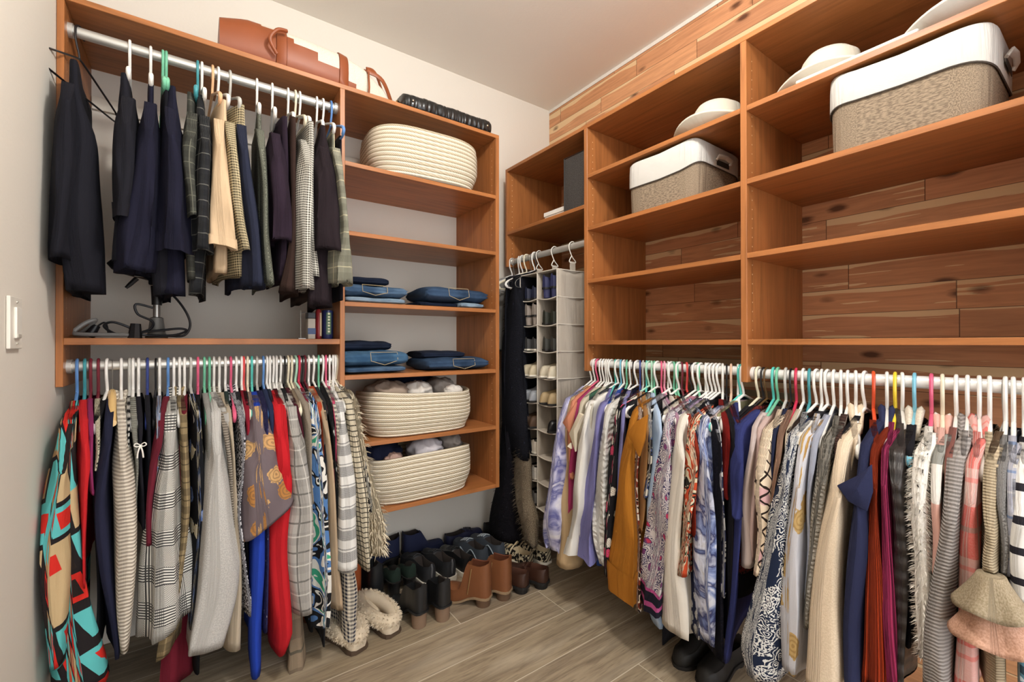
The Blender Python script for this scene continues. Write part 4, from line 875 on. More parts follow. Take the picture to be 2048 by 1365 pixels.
def lump(name, label, cat, c, r, mat, seed, group=None, rough=.24, rz=0):
    mb = MB(); nu, nv = 40, 22; vs = []; uvs = []
    for i in range(nv+1):
        a = pi*i/nv
        for k in range(nu):
            b = 2*pi*k/nu; d = Vector((sin(a)*cos(b), sin(a)*sin(b), cos(a)))
            n1 = 1-abs(mnoise.noise(d*1.7+Vector((seed*3.1, 0, 0)))); n2 = 1-abs(mnoise.noise(d*3.9+Vector((0, seed*1.7, 0))))
            q = .80+rough*(n1-.6)*1.4+rough*.5*(n2-.7)
            z = d.z*r[2]*q; z = max(z, -r[2]*.55)
            vs.append((d.x*r[0]*q, d.y*r[1]*q, z)); uvs.append((b*.08, a*.08))
    fs = [(i*nu+k, i*nu+(k+1) % nu, (i+1)*nu+(k+1) % nu, (i+1)*nu+k) for i in range(nv) for k in range(nu)]
    o = mb.add(vs, fs, uvs).build(name, mat, None, smooth=180)
    o.location = c; o.rotation_euler = (0, 0, rz); return tag(o, label, cat, group)
G2 = 'clothes rolled up in the rope baskets'
TP, WHT, GRY, NVY = F('solid', '9A8A7C'), F('solid', 'D2CCC4'), F('solid', '8E8680'), F('solid', '1D2238')
lump('t_shirt', 'taupe shirt bundled at the left of the upper filled basket', 't-shirt', (.72, 2.02, .925), (.12, .13, .07), TP, 1, G2)
lump('undershirt', 'white top rolled in the middle of the upper filled basket', 'top', (.86, 1.99, .925), (.085, .10, .06), WHT, 2, G2)
lump('t_shirt', 'grey-brown shirt bundled at the right of the upper filled basket', 't-shirt', (1.0, 2.03, .935), (.08, .12, .062), GRY, 3, G2)
lump('sweatshirt', 'navy sweatshirt at the back of the upper filled basket', 'sweatshirt', (.9, 2.16, .935), (.19, .055, .075), NVY, 4, G2)
lump('tank_top', 'small white strappy top at the right rim of the upper filled basket', 'top', (1.02, 1.925, .925), (.055, .04, .035), WHT, 5, G2)
lump('sweatshirt', 'dark navy sweatshirt at the left of the lowest basket', 'sweatshirt', (.70, 2.05, .64), (.11, .13, .075), NVY, 6, G2)
lump('camisole', 'small pinkish top at the left front of the lowest basket', 'top', (.725, 1.945, .635), (.05, .05, .035), F('solid', 'B09488'), 7, G2)
lump('shirt', 'white shirt rolled in the middle of the lowest basket', 'shirt', (.90, 1.99, .645), (.10, .11, .07), F('solid', 'BDB9BE'), 8, G2)
lump('t_shirt', 'grey shirt bundled at the right of the lowest basket', 't-shirt', (1.04, 2.03, .66), (.07, .12, .066), GRY, 9, G2)
DK, MD, LT, NV = F('denim', '141A28', '232C40'), F('denim', '2E4560', '66809A'), F('denim', '637A8E', '98ABBA'), F('denim', '223248', '3E5470')
M_ST = plain('A89878', .6, name='stitching')
def jeans(label, x0, x1, y0, y1, z, h, mat, seed, pocket=None):
    t = thing('folded_jeans', label, 'jeans', ((x0+x1)/2, (y0+y1)/2, z), 0, 'folded jeans in the shelf tower')
    hx, hy = (x1-x0)/2, (y1-y0)/2; R = []; uvs = []; N = 36; n = 26
    rnd = random.Random(seed); p1, p2 = rnd.uniform(0, 6), rnd.uniform(0, 6)
    for i in range(n+1):
        u = -1+2*i/n; e = (1-abs(u)**14)**.5 if abs(u) < 1 else 0
        e = max(.3, e); ring = []
        for k, (a, b) in enumerate(superel(hy, h/2, N, 2.5)):
            a *= 1-.03*(1-e); top = 1 if b > 0 else .25
            wob = .10*sin(3.1*u+p1+2*a/hy)+.07*sin(7*u+p2)
            z_ = h/2+b*(.55+.45*e)*(1+top*wob*.8)
            if a < -hy*.8: z_ += 0; a += .006*sin(5*u+p1)+.010*exp(-((b/h)/.07)**2)
            ring.append((u*hx+.004*sin(20*b/h+p1), a, max(.0012, z_))); uvs.append((u*hx+seed, (k/N)*(2*hy)))
        R.append(ring)
    MB().rings(R, True, True, uv=uvs).build('denim', mat, t, smooth=180)
    if pocket:
        cx, w, hh = pocket; P = [(-w, hh), (w, hh), (w, -hh*.35), (0, -hh), (-w, -hh*.35)]
        def on(px, q):
            a = (q*.5+.42)*pi*.55   # up over the rounded front fold
            return (cx+px, -hy-.0015+(h*.42)*(1-sin(min(pi/2, max(0.05, pi/2-a*.6))))*.9, h*.50+q*h*.40)
        pts = []
        for (a, b), (c, d) in zip(P, P[1:]+P[:1]):
            for k in range(5): pts.append(on(lerp(a, c, k/5), lerp(b, d, k/5)/hh))
        MB().tube(pts, .0013, 5, closed=True).build('pocket_stitching', M_ST, t)
    return t
z4, z5 = 1.333, 1.0268
jeans('pale blue jeans at the bottom of the upper left stack', .515, .775, 1.925, 2.2, z4, .034, LT, 1)
jeans('mid-blue jeans in the middle of the upper left stack', .508, .782, 1.92, 2.19, z4+.031, .056, MD, 2, (-.01, .055, .018))
jeans('near-black jeans on top of the upper left stack', .505, .72, 1.985, 2.2, z4+.088, .042, DK, 3)
jeans('black jeans under the upper right stack', .86, 1.06, 1.95, 2.18, z4, .03, DK, 4)
jeans('faded light jeans at the bottom right of the upper right stack', 1.062, 1.195, 1.915, 2.18, z4, .034, LT, 5)
jeans('mid-blue jeans with stitched pocket on the upper right stack', .885, 1.215, 1.915, 2.19, z4+.030, .074, NV, 6, (.0, .055, .024))
jeans('blue jeans at the bottom of the lower left stack', .512, .775, 1.915, 2.2, z5, .033, MD, 7)
jeans('blue jeans with a pocket seam in the lower left stack', .503, .785, 1.912, 2.2, z5+.030, .07, F('denim', '2C4A68', '587C9A'), 8, (.03, .06, .022))
jeans('black jeans on top of the lower left stack', .505, .735, 1.985, 2.2, z5+.098, .046, DK, 9)
jeans('dark navy jeans with pocket in the lower right stack', .885, 1.22, 1.905, 2.19, z5, .062, NV, 10, (.02, .06, .02))
jeans('black jeans folded on top of the lower right stack', .89, 1.12, 1.975, 2.2, z5+.056, .038, DK, 11)
# ------------------------------------------------------------------ on top of the left unit
M_TAN = plain('8C4A28', .45, bump=.1, name='tan_leather'); M_CANV = F('heather', 'D9D2C4', 'CBC3B3')
t = thing('tote_bag', 'cream canvas and brown leather bag lying on top of the left closet unit', 'bag', (.40, 2.07, 2.2286), .0)
HB = [(-.335, .17), (-.25, .20), (-.05, .205), (.1, .20), (.2, .175), (.3, .12), (.345, .07)]
def bag_ring(x, k=1.0):
    h = interp(HB, x)*k; hy = interp([(-.335, .12), (-.1, .135), (.2, .13), (.345, .085)], x)
    skew = interp([(-.335, .0), (.345, .02)], x)
    return [(x, a+skew, h/2+b+.0015) for a, b in superel(hy*k, h/2*k, 32, 3.0)]
xs = [-.335+.68*i/30 for i in range(31)]
def split(x): return interp([(-.335, 1.1), (-.22, .9), (-.1, .72), (.0, .58), (.1, .42), (.2, .2), (.27, -.1)], x)
m1, m2 = MB(), MB(); R = [bag_ring(x) for x in xs]
for i in range(30):
    for k in range(32):
        k2 = (k+1) % 32; q = [R[i][k], R[i][k2], R[i+1][k2], R[i+1][k]]
        cy = sum(p[1] for p in q)/4; cz = sum(p[2] for p in q)/4; h = interp(HB, xs[i])
        br = cz < h*split(xs[i]) and cy < .1
        (m1 if br else m2).add(q, [(0, 1, 2, 3)], [(p[0]+p[1], p[2]) for p in q])
m1.add(R[0], [tuple(range(31, -1, -1))]); m2.add(R[-1], [tuple(range(32))])
for mb, nm, mt in ((m1, 'leather_panel', M_TAN), (m2, 'canvas_body', M_CANV)):
    o = mb.build(nm, mt, t, smooth=0)
    b = bmesh.new(); b.from_mesh(o.data); bmesh.ops.remove_doubles(b, verts=b.verts, dist=1e-5); bmesh.ops.recalc_face_normals(b, faces=b.faces); b.to_mesh(o.data); b.free(); o.data.shade_smooth(); o.data.set_sharp_from_angle(angle=radians(50))
for x0 in (-.13, .11):                             # leather straps over the bag
    R = []
    for dx in (-.018, -.016, .016, .018):
        k = 1.035 if abs(dx) < .017 else 1.01
        r = bag_ring(x0+dx*1.0); c = (sum(p[1] for p in r)/32, sum(p[2] for p in r)/32)
        sl = [16+q for q in range(-11, 6)]
        R.append([(p[0]+.25*(p[2]-.1)*0, c[0]+(p[1]-c[0])*k, c[1]+(p[2]-c[1])*k) for p in [r[q % 32] for q in sl]])
    MB().rings(R, False, False, closed=False).build('strap', M_TAN, t, smooth=60, solid=.003)
MB().tube(arc([(-.15, -.145, .06), (-.175, -.16, .10), (-.15, -.16, .145), (-.115, -.15, .16)], 6), .007, 8).build('handle', M_TAN, t)
for p0, p1, p2 in (((.215, -.10, .145), (.285, -.10, .125), (.352, -.05, .045)), ((.215, -.09, .160), (.27, -.06, .165), (.35, .03, .075))):
    MB().tube(arc([p0, p1, p2], 6), .005, 6, flat=2.0).build('trim_cord', M_TAN, t)
MB().tube([(.215, -.115+.0, .012), (.215, -.128, .06), (.215, -.118, .13), (.215, -.06, .172)], .004, 6).build('seam_piping', M_TAN, t)
t = thing('clutch_bag', 'black crinkled leather clutch lying on top of the shelf tower', 'bag', (1.008, 2.0, 2.2290), 0)
R = []
for i in range(161):
    u = -1+2*i/160; e = max(.25, (1-abs(u)**14)**.5 if abs(u) < 1 else 0); x = u*.236; ring = []
    for k, (a, b) in enumerate(superel(.085, .046, 30, 2.7)):
        wr = .0016*mnoise.noise(Vector((x*150, a*30, b*30)))+.0016*mnoise.noise(Vector((x*70, a*40, b*12)))
        s = (1+wr/.046*1.1)*(.85+.15*e); ring.append((x, a*s, .0515+b*s*(1+.05*sin(9*u))))
    R.append(ring)
M_BLK = plain('141414', .32, spec=.6, name='black_leather')
MB().rings(R).build('leather_body', M_BLK, t, smooth=180)
mbs = MB()
for x in (-.2, .205): mbs.add(*_ball((x, -.086, .05), .0055))
mbs.build('snap', plain('C9C2B0', .25, .9, name='metal_snap'), t)
MB().tube(arc([(-.236, -.05, .02), (-.25, -.03, .03), (-.246, 0, .07), (-.235, .02, .085)], 5), .004, 6).build('loop', plain('8A6A3E', .5, name='tan_cord'), t)
MB().tube(arc([(.234, -.03, .05), (.246, -.02, .03), (.246, .0, .014), (.238, .02, .01)], 5), .004, 6).build('wrist_strap', M_BLK, t)
# ------------------------------------------------------------------ bins, hats and boxes of the right unit
M_BIN = F('heather', '93826E', '6F6152', sc=1); M_CUFF = F('solid', 'CFCCC6')
def bin_(label, x0, x1, y0, y1, z, H, seed):
    t = thing('storage_bin', label, 'storage bin', ((x0+x1)/2, (y0+y1)/2, z), 0, 'fabric storage bins on the right shelves')
    hx, hy = (x1-x0)/2, (y1-y0)/2; N = 48
    def ring(w, k=1.0, dz=0):
        out = []
        for q, (a, b) in enumerate(superel(hx, hy, N, 7)):
            f = 1-.012*(1-w)+.018*sin(pi*w)*(sin(3*q*2*pi/N+seed)*.6)
            sag = -.016*w*(1-abs(b/hy)**2)*(.5+.5*(abs(a)/hx)) + .008*w*sin(q*2*pi/N*2+seed)
            out.append((a*f*k, b*f*k, .001+H*w+sag+dz))
        return out
    R = [ring(w) for w in (0, .06, .2, .4, .6, .8, 1.0)]; n = len(R)
    R += [ring(1.0, .97), ring(.5, .95), ring(.08, .95)]
    uvs = [(q*.03, r[q][2]) for r in R for q in range(N)]
    MB().rings(R, True, True, uv=uvs).build('bin_body', M_BIN, t, smooth=60)
    R = []
    for w, k, d in ((.64, 1.022, 0), (.66, 1.03, 0), (.85, 1.028, 0), (1.0, 1.022, .004), (1.02, 1.0, .006), (1.0, .955, .004), (.85, .94, 0)):
        r = ring(w, k, d); R.append([(p[0], p[1], p[2]-.022*(1 if w < .7 else 0)*(.5+.5*sin(q*2*pi/N*2+seed*2))) for q, p in enumerate(r)])
    uvs = [(q*.03, r[q][2]) for r in R for q in range(N)]
    MB().rings(R, False, False, uv=uvs).build('cuff', M_CUFF, t, smooth=60)
    R0 = [(p[0]*1.0, p[1]*1.0, p[2]) for p in R[0]]
    MB().tube(R0, .0022, 5, closed=True).build('piping', plain('4A433C', .7, name='dark_piping'), t)
    # carrying handle on the end
    MB().tube([(-.05, -hy*1.055, H*.74), (-.047, -hy*1.10, H*.8), (.0, -hy*1.12, H*.82), (.047, -hy*1.10, H*.8), (.05, -hy*1.055, H*.74)], .009, 8, flat=.5).build('handle', M_CUFF, t)
    MB().box(-.045, .045, -hy*1.052, -hy*1.045, H*.66, H*.76).build('handle_slot', plain('2E2721', .8, name='dark_slot'), t, bevel=.002)
    return t
bin_('grey-brown fabric bin with white cuff on the middle bay shelf', 1.535, 1.87, .945, 1.285, 1.7166, .215, 1.0)
bin_('grey-brown fabric bin with white cuff on the far right shelf', 1.53, 1.87, .185, .525, 1.7178, .215, 2.6)
def hat(label, loc, crown, brim, H, band, rz, seed, col='CFC8B8', dip=.03):
    t = thing('hat', label, 'hat', loc, rz, 'felt hats on the top right shelves'); m = F('solid', col, bump=.15); N = 48; R = []
    prof = [(brim, .0), (brim*.985, .006), (brim*.8, .006), (crown*1.12, .012), (crown*1.0, .022), (crown*.97, H*.5), (crown*.90, H*.86), (crown*.78, H*.98), (crown*.45, H*.97), (crown*.1, H*.93)]
    for r, z in prof:
        ring = []
        for q in range(N):
            a = 2*pi*q/N; ex = 1.12 if r < crown*1.2 else 1.06
            zz = z
            if r > crown*1.15: zz += .035*((r-crown)/(brim-crown))*(abs(sin(a))**2)+.012*((r-crown)/(brim-crown))
            if z > H*.8:
                zz -= dip*(1-abs(sin(a)))**1.2*(1 if r < crown*.7 else .45)*(1 if r < crown*.85 else .3)
                rr = r*(1-.16*max(0, cos(a))**2)
            else: rr = r
            ring.append((rr*ex*cos(a), rr*sin(a), zz))
        R.append(ring)
    under = [[(p[0]*.995, p[1]*.995, p[2]-.004) for p in R[0]], [(p[0], p[1], p[2]-.004) for p in R[3]]]
    uvs = lambda RR: [(q*.01, r[q][2]) for r in RR for q in range(N)]
    MB().rings(R[3:], False, True, uv=uvs(R[3:])).build('crown', m, t, smooth=180)
    br = [under[1]]+[under[0]]+R[:4]
    MB().rings(br, False, False, uv=uvs(br)).build('brim', m, t, smooth=180)
    if band:
        RB = [[(p[0]*k, p[1]*k, z) for p in R[4]] for k, z in ((1.0, .016), (1.035, .017), (1.03, .040), (.99, .041))]
        MB().rings(RB, False, False, uv=uvs(RB)).build('hat_band', plain(band, .6, name='ribbon'), t, smooth=60)
    return t
hat('cream hat with black band on the middle bay top shelf', (1.665, .945, 1.9684), .088, .152, .125, '1B1C1B', pi/2-.1, 1)
hat('plain cream fedora on the far right top shelf', (1.685, .572, 1.9690), .084, .15, .135, 'C9C1B0', pi/2+.15, 2, dip=.04)
hat('wide brimmed white hat at the far right end of the top shelf', (1.675, .225, 1.9685), .09, .165, .13, None, pi/2, 3, 'CCC8C0')
o = MB().box(-.035, .035, -.145, .145, 0, .012).build('folded_cloth', F('solid', 'DDD9D0'), None, smooth=0, bevel=.005)
o.location = (1.558, .46, 1.9684); tag(o, 'flat white folded cloth along the edge of the far right top shelf', 'cloth')
t = thing('storage_box', 'dark grey felt box standing in the corner shelf', 'box', (1.69, 1.606, 1.8294), 0)
MB().box(-.16, .16, -.074, .074, 0, .27).build('box_body', F('heather', '4A4644', '35322F'), t, smooth=0, bevel=.004)
MB().tube([(-.162, -.072, .004), (-.162, -.072, .268), (-.162, .072, .272), (-.162, .072, .004)], .0025, 6).build('edge_binding', plain('2A2826', .6, name='dark_binding'), t)
t = thing('gift_box', 'flat white lidded box beside the grey felt box', 'box', (1.70, 1.775, 1.8294), 0)
MB().box(-.15, .15, -.085, .085, 0, .03).build('box_base', plain('D6D2C8', .6, name='white_card'), t, smooth=0, bevel=.001)
MB().box(-.154, .154, -.089, .089, .02, .042).build('lid', plain('E2DED6', .6, name='white_card'), t, smooth=0, bevel=.001)
# ------------------------------------------------------------------ left bay shelf
zs = 1.1774; M_BP = plain('1C1C1F', .4, name='black_plastic'); M_CH = plain('A5A4A0', .3, .7, name='steel_tube')
t = thing('garment_steamer', 'black garment steamer head standing on a short pole on the left shelf', 'steamer', (-.12, 2.05, zs), 0)
MB().lathe([(.032, 0), (.033, .006), (.026, .02), (.019, .075), (.014, .078)], 20).build('stand_base', plain('7A7873', .4, .2, name='grey_plastic'), t)
MB().tube([(0, 0, .075), (0, 0, .125)], .011, 14).build('pole', M_CH, t)
MB().tube([(0, 0, .122), (.001, 0, .15), (.002, 0, .19)], [.015, .017, .02], 14).build('grip', M_BP, t)
R = []
for i in range(17):
    u = i/16; x = .055-.19*u; r = .034*max(.08, sqrt(max(0, 1-(2*u-1)**4)))*(1-.25*u); zc = .225+.035*u
    R.append([(x, r*1.05*cos(2*pi*k/20), zc+r*sin(2*pi*k/20)) for k in range(20)])
MB().rings(R).build('steam_head', M_BP, t, smooth=60)
MB().tube([(-.055, 0, .215), (-.075, 0, .19), (-.085, 0, .178)], [.008, .007, .005], 8).build('trigger', M_BP, t)
MB().box(-.06, -.02, -.038, -.0335, .215, .228).build('chrome_strip', M_CH, t, bevel=.002)
cd = arc([(.015, -.01, .18), (.05, -.015, .155), (.085, -.02, .10), (.098, -.02, .05), (.08, -.03, .012), (.03, -.045, .010), (-.03, -.05, .012), (-.075, -.05, .04), (-.115, -.05, .055), (-.135, -.05, .04), (-.10, -.055, .014), (-.04, -.06, .022), (.02, -.06, .03), (.07, -.06, .036), (.088, -.055, .028), (.05, -.07, .012), (-.02, -.075, .010)], 6)
MB().tube(cd, .0042, 7).build('power_cord', M_BP, t)
cd = arc([(-.01, -.02, .11), (-.055, -.03, .12), (-.05, -.03, .085), (-.01, -.03, .06), (-.02, -.04, .03), (-.08, -.04, .012)], 6)
MB().tube(cd, .004, 7).build('hose', M_BP, t)
t = thing('steam_hose', 'grey hose and black plug lying at the left end of the shelf', 'hose', (-.28, 2.05, zs), 0)
MB().tube(arc([(.09, -.06, .012), (.05, -.07, .012), (-.03, -.06, .013), (-.05, -.04, .02), (-.025, -.03, .05), (.0, -.02, .062), (-.03, .02, .03), (-.05, .04, .014), (.02, .05, .013)], 6), .0065, 8).build('hose', plain('8E8C88', .45, name='grey_hose'), t)
MB().tube([(-.02, -.0, .006), (0, .0, .045)], [.016, .011], 10).build('plug', M_BP, t)
MB().tube(arc([(.0, 0, .04), (.02, .01, .055), (.03, .0, .02), (.04, -.01, .012)], 6), .003, 6).build('cable', M_BP, t)
o = MB().tube([(0, 0, .0), (.002, 0, .05)], [.02, .014], 8).build('adapter_plug', M_BP, None); o.location = (-.175, 1.99, zs+.001); tag(o, 'small black adapter plug on the left shelf behind the hose', 'plug')
t = thing('acrylic_frame', 'narrow clear and silver stand left of the toiletry boxes', 'stand', (.347, 1.985, zs), 0)
MB().tube([(0, 0, 0), (0, 0, .118)], .0028, 8).build('post', M_CH, t); MB().tube([(0, 0, .105), (.016, 0, .112)], .002, 8).build('arm', M_CH, t); MB().box(-.012, .016, -.02, .02, 0, .003).build('foot', M_CH, t)
t = thing('perfume_box', 'small white and blue box on the left shelf by the tower', 'box', (.384, 1.985, zs), 0)
MB().box(-.0145, .0145, -.025, .025, 0, .085).build('carton', plain('B8AFA0', .4, name='white_carton'), t, smooth=0, bevel=.002)
MB().box(-.015, .015, -.026, -.0252, .02, .045).build('label', plain('2C4676', .4, name='blue_label'), t, smooth=0)
MB().box(-.015, .015, -.026, .026, .0855, .11).build('lid', plain('23262E', .4, name='dark_lid'), t, smooth=0, bevel=.002)
t = thing('lotion_bottle', 'red and cream bottle between the white box and the navy jar', 'bottle', (.4145, 1.985, zs), 0)
MB().lathe([(.010, 0), (.0125, .01), (.0125, .11), (.009, .122), (.006, .126)], 18, sy=1.4).build('bottle', plain('8E2A2E', .35, name='red_label'), t)
MB().tube([(.006, -.016, .012), (.006, -.016, .11)], .004, 8).build('cream_stripe', plain('CDBB98', .4, name='cream_label'), t)
t = thing('protein_tub', 'navy tub with pale green lettered label beside the divider', 'tub', (.4515, 1.985, zs), 0)
MB().lathe([(.020, 0), (.0222, .006), (.0222, .118), (.020, .122), (.0, .122)], 26).build('tub', plain('232B56', .35, name='navy_plastic'), t)
mb = MB(); R = []
for z in (.02, .112): R.append([(.0228*sin(a), -.0228*cos(a), z) for a in [(-.45+.9*k/8) for k in range(9)]])
mb.rings(R, False, False, closed=False).build('label', plain('4F6A52', .4, name='green_label'), t)
mb = MB()
for k in range(7):
    z = .028+.0125*k; mb.box(-.004, .004, -.0243, -.0232, z, z+(.006 if k % 2 else .008))
mb.build('lettering', plain('D8D8B8', .5, name='pale_print'), t, smooth=0)
# ------------------------------------------------------------------ light switch on the left wall
t = thing('light_switch', 'white rocker light switch plate on the left wall', 'light switch', (XL, 1.50, HC+.048), 0)
MB().box(.0005, .0075, -.042, .042, -.06, .06).build('wall_plate', plain('E2DDD2', .4, name='ivory_plastic'), t, smooth=0, bevel=.002)
MB().box(.007, .0125, -.018, .018, -.036, .036).build('rocker', plain('E8E4DA', .35, name='ivory_plastic'), t, smooth=0, bevel=.002)
MB().box(.007, .0135, -.012, .012, -.034, -.026).build('dimmer_tab', plain('B9B4A8', .4, name='grey_tab'), t, smooth=0, bevel=.001)
mb = MB()
for z in (-.048, .048): mb.add(*_ball((.0078, 0, z), .003))
mb.build('screw', plain('BDB8AC', .3, .5), t)
# ------------------------------------------------------------------ shoes
M_SOLEB = plain('1C1A19', .6, name='black_rubber'); M_SOLEW = plain('D6D0C2', .6, name='white_rubber'); M_STACK = plain('5E4735', .6, name='stacked_heel'); M_LIN = plain('2A2320', .9, name='lining')
def shoe(label, cat, loc, ang, upper, sole, L=.25, W=.088, col=.068, toe=.045, opn=.46, heel=0., hl=.28, st=.012, heelm=None, lining=None, laces=None, strap=None, pitch=0, roll=0, name='shoe', group='shoes on the closet floor', taper=1.0, steep=.36, extra=None, dip=.12):
    t = thing(name, label, cat, loc, ang, group); t.rotation_euler = (roll, pitch, ang)
    WT = [(0, .40), (.03, .66), (.12, .80), (.38, .72), (.68, 1.0), (.84, .90), (.94, .62), (1, .18)]
    lift = lambda q: heel*(1-ss(.22, .68, q))
    def hz(q):
        if q < opn: return col*(1-dip*sin(pi*q/opn))
        h = lerp(col*.97, toe, ss(opn, opn+steep, q))
        if q > .86: h *= sqrt(max(.02, 1-((q-.86)/.145)**2))
        return h
    R = []; n = 30
    for i in range(n+1):
        q = (i/n); q = q**.9; w = interp(WT, q)*W/2; h = hz(q); o = (1-ss(opn-.05, opn+.03, q))*ss(.004, .03, q); z0 = st+lift(q); ring = []
        oh = []
        for j in range(7):
            a = j/6; k = 1-.22*a**2.5 if col < .1 else 1-.12*a
            oh.append((w*k*(.92+.08*min(1, a*4)), a*h))
        for y, z in oh: ring.append((q*L, -y, z0+z))
        yt = oh[-1][0]
        op = [(-.86, 1.0, .985), (-.80, .35, 1), (-.35, .25, 1), (.35, .25, 1), (.80, .35, 1), (.86, 1.0, .985)]
        for y, zo, _ in op:
            zc = h+.011*(1-(y/.9)**2)*ss(0, .02, h)*(1 if q < .95 else .3)
            zz = lerp(zc, (h-.003 if abs(y) > .84 else h*zo*.9), o); ring.append((q*L, y*yt, z0+zz))
        for y, z in reversed(oh): ring.append((q*L, y, z0+z))
        R.append(ring)
    mb = MB(); K = len(R[0]); vs = [p for r in R for p in r]; uvs = [(p[0], p[2]+p[1]) for p in vs]
    fa, fb = [], []
    for i in range(n):
        for k in range(K):
            k2 = (k+1) % K; f = (i*K+k, i*K+k2, (i+1)*K+k2, (i+1)*K+k)
            inner = 6 <= k <= 12 and (i/n)**.9 < opn-.02
            (fb if inner else fa).append(f)
    fa.append(tuple(range(K-1, -1, -1))); fa.append(tuple(n*K+k for k in range(K)))
    mb.add(vs, fa+fb, uvs); mb.m = [0]*len(fa)+[1]*len(fb)
    mb.build('upper', [upper, lining or M_LIN], t, smooth=50)
    R = []
    for i in range(n+1):
        q = i/n; w = interp(WT, q)*W/2*1.05+.001; z = lift(q); e = 1.0
        R.append([(q*L*1.02-.003, -w, z), (q*L*1.02-.003, -w*1.02, z+st*.5), (q*L*1.02-.003, -w, z+st), (q*L*1.02-.003, w, z+st), (q*L*1.02-.003, w*1.02, z+st*.5), (q*L*1.02-.003, w, z)])
    MB().rings(R).build('sole', sole, t, smooth=40)
    if heel > .012:
        R = []
        for k in range(4):
            a = k/3; ring = []
            for c in range(20):
                b = 2*pi*c/20; x = hl*L/2*(1+cos(b)*(.98-.10*(1-a)*taper)); y = W*.40*sin(b)*(.98-.12*(1-a)*taper)
                xx = max(0.0, x)-.001
                ring.append((xx, y, (lift(xx/L)+.001)*a))
            R.append(ring)
        MB().rings(R).build('heel', heelm or M_STACK, t, smooth=50)
    if laces:
        for k in range(4):
            q = opn+.02+.055*k; h = hz(q)+st+lift(q)+.010; w = interp(WT, q)*W/2*.55
            MB().tube([(q*L, -w, h-.004), (q*L+.004, 0, h+.004), (q*L+.008, w, h-.004)], .0026, 6).build('lace', laces, t)
    if strap:
        q = opn*.92; h = hz(q)+st+lift(q); w = interp(WT, q)*W/2
        MB().tube([(q*L, -w*1.02, h*.45), (q*L, -w*.95, h*.95), (q*L, 0, h*1.08), (q*L, w*.95, h*.95), (q*L, w*1.02, h*.45)], .005, 6).build('strap', strap, t)
    return t
def flr(x, y): return (x, y, .0005)
def D(a): return radians(a)
BLK = plain('17181A', .38, spec=.5, name='black_leather'); BRN = plain('74472A', .5, name='tan_leather', bump=.1); DBR = plain('3A231A', .35, spec=.5, name='dark_brown_leather')
NVV = plain('1C2342', .8, name='navy_suede'); GRV = plain('16281F', .8, name='green_velvet'); ORG = plain('94461A', .7, name='orange_suede')
shoe('left black ankle boot with wooden block heel, front row', 'ankle boot', flr(.749, 1.67), D(100), BLK, BLK, L=.235, W=.085, col=.105, toe=.04, opn=.42, heel=.06, st=.008, steep=.2, heelm=plain('7A6350', .55, name='wood_heel'), name='ankle_boot', dip=.2)
shoe('right black ankle boot with wooden block heel, front row', 'ankle boot', flr(.846, 1.654), D(98), BLK, BLK, L=.235, W=.085, col=.105, toe=.04, opn=.42, heel=.06, st=.008, steep=.2, heelm=plain('7A6350', .55, name='wood_heel'), name='ankle_boot', dip=.2)
for (u, v, s) in ((1.052, 1.642, 'nearer'), (1.152, 1.63, 'farther')):
    tb = shoe(s+' brown leather ankle boot with side zip and low heel', 'ankle boot', flr(u, v), D(124 if s == 'nearer' else 118), BRN, plain('8A7358', .6, name='welt'), L=.24, W=.088, col=.150, toe=.048, opn=.41, heel=.035, hl=.30, st=.009, steep=.17, lining=plain('5A2E18', .8, name='boot_lining'), name='ankle_boot', dip=.1)
    MB().tube(arc([(.095, .034, .05), (.085, .037, .10), (.075, .034, .165)], 4), .0022, 6).build('zip', plain('B89A6A', .35, .7, name='brass_zip'), tb)
for (u, v, s, a) in ((1.245, 1.624, 'left', 112), (1.345, 1.60, 'right', 110)):
    shoe(s+' dark brown loafer at the right end of the shoe row', 'loafer', flr(u, v), D(a), DBR, M_SOLEB, L=.25, col=.062, toe=.042, heel=.022, st=.012, heelm=M_SOLEB, lining=plain('4A2A1C', .8), strap=DBR, name='loafer')
for (u, v, s, a) in ((.908, 1.93, 'left', 98), (1.009, 1.915, 'right', 98)):
    ts = shoe(s+' black sneaker with white sole in the middle of the shoe row', 'sneaker', flr(u, v), D(a), plain('202124', .6, name='black_mesh'), M_SOLEW, L=.265, W=.092, col=.075, toe=.05, st=.026, laces=plain('2A2A2C', .7, name='black_lace'), name='sneaker')
    MB().tube([(.004, 0, .04), (-.004, 0, .09), (.004, 0, .108)], .005, 6).build('heel_tab', plain('5A5A5C', .5), ts)
shoe('black shoe with white sole behind the brown boots', 'sneaker', flr(1.107, 1.905), D(98), BLK, M_SOLEW, L=.26, W=.09, col=.07, toe=.05, st=.022, laces=plain('1C1C1E', .7), name='sneaker')
FUR_ = plain('CDBEA6', .95, name='shearling'); FURI = plain('A8926F', .95, name='inner_shearling')
for (u, v, s, a) in ((.500, 1.68, 'left', 105), (.638, 1.695, 'right', 105)):
    tsl = shoe(s+' cream shearling slipper at the left end of the shoe row', 'slipper', flr(u, v), D(a), FUR_, plain('4A3A2C', .8, name='brown_sole'), L=.25, W=.098, col=.03, toe=.05, opn=.5, st=.014, lining=FURI, name='slipper', dip=.0)
    # fluffy collar
    path = [(.125-.108*cos(2*pi*k/28), .040*sin(2*pi*k/28), .052+.016*(1-cos(2*pi*k/28))*.5) for k in range(28)]
    mc = MB().tube(path, .026, 12, closed=True)
    mc.build('collar', FUR_, tsl, smooth=180)
    tf = tufts(mc, 2600, .011, 5, .0013, droop=.2, curl=.7); tag(tf.build('pile', FUR_, tsl, smooth=0), kind='stuff')
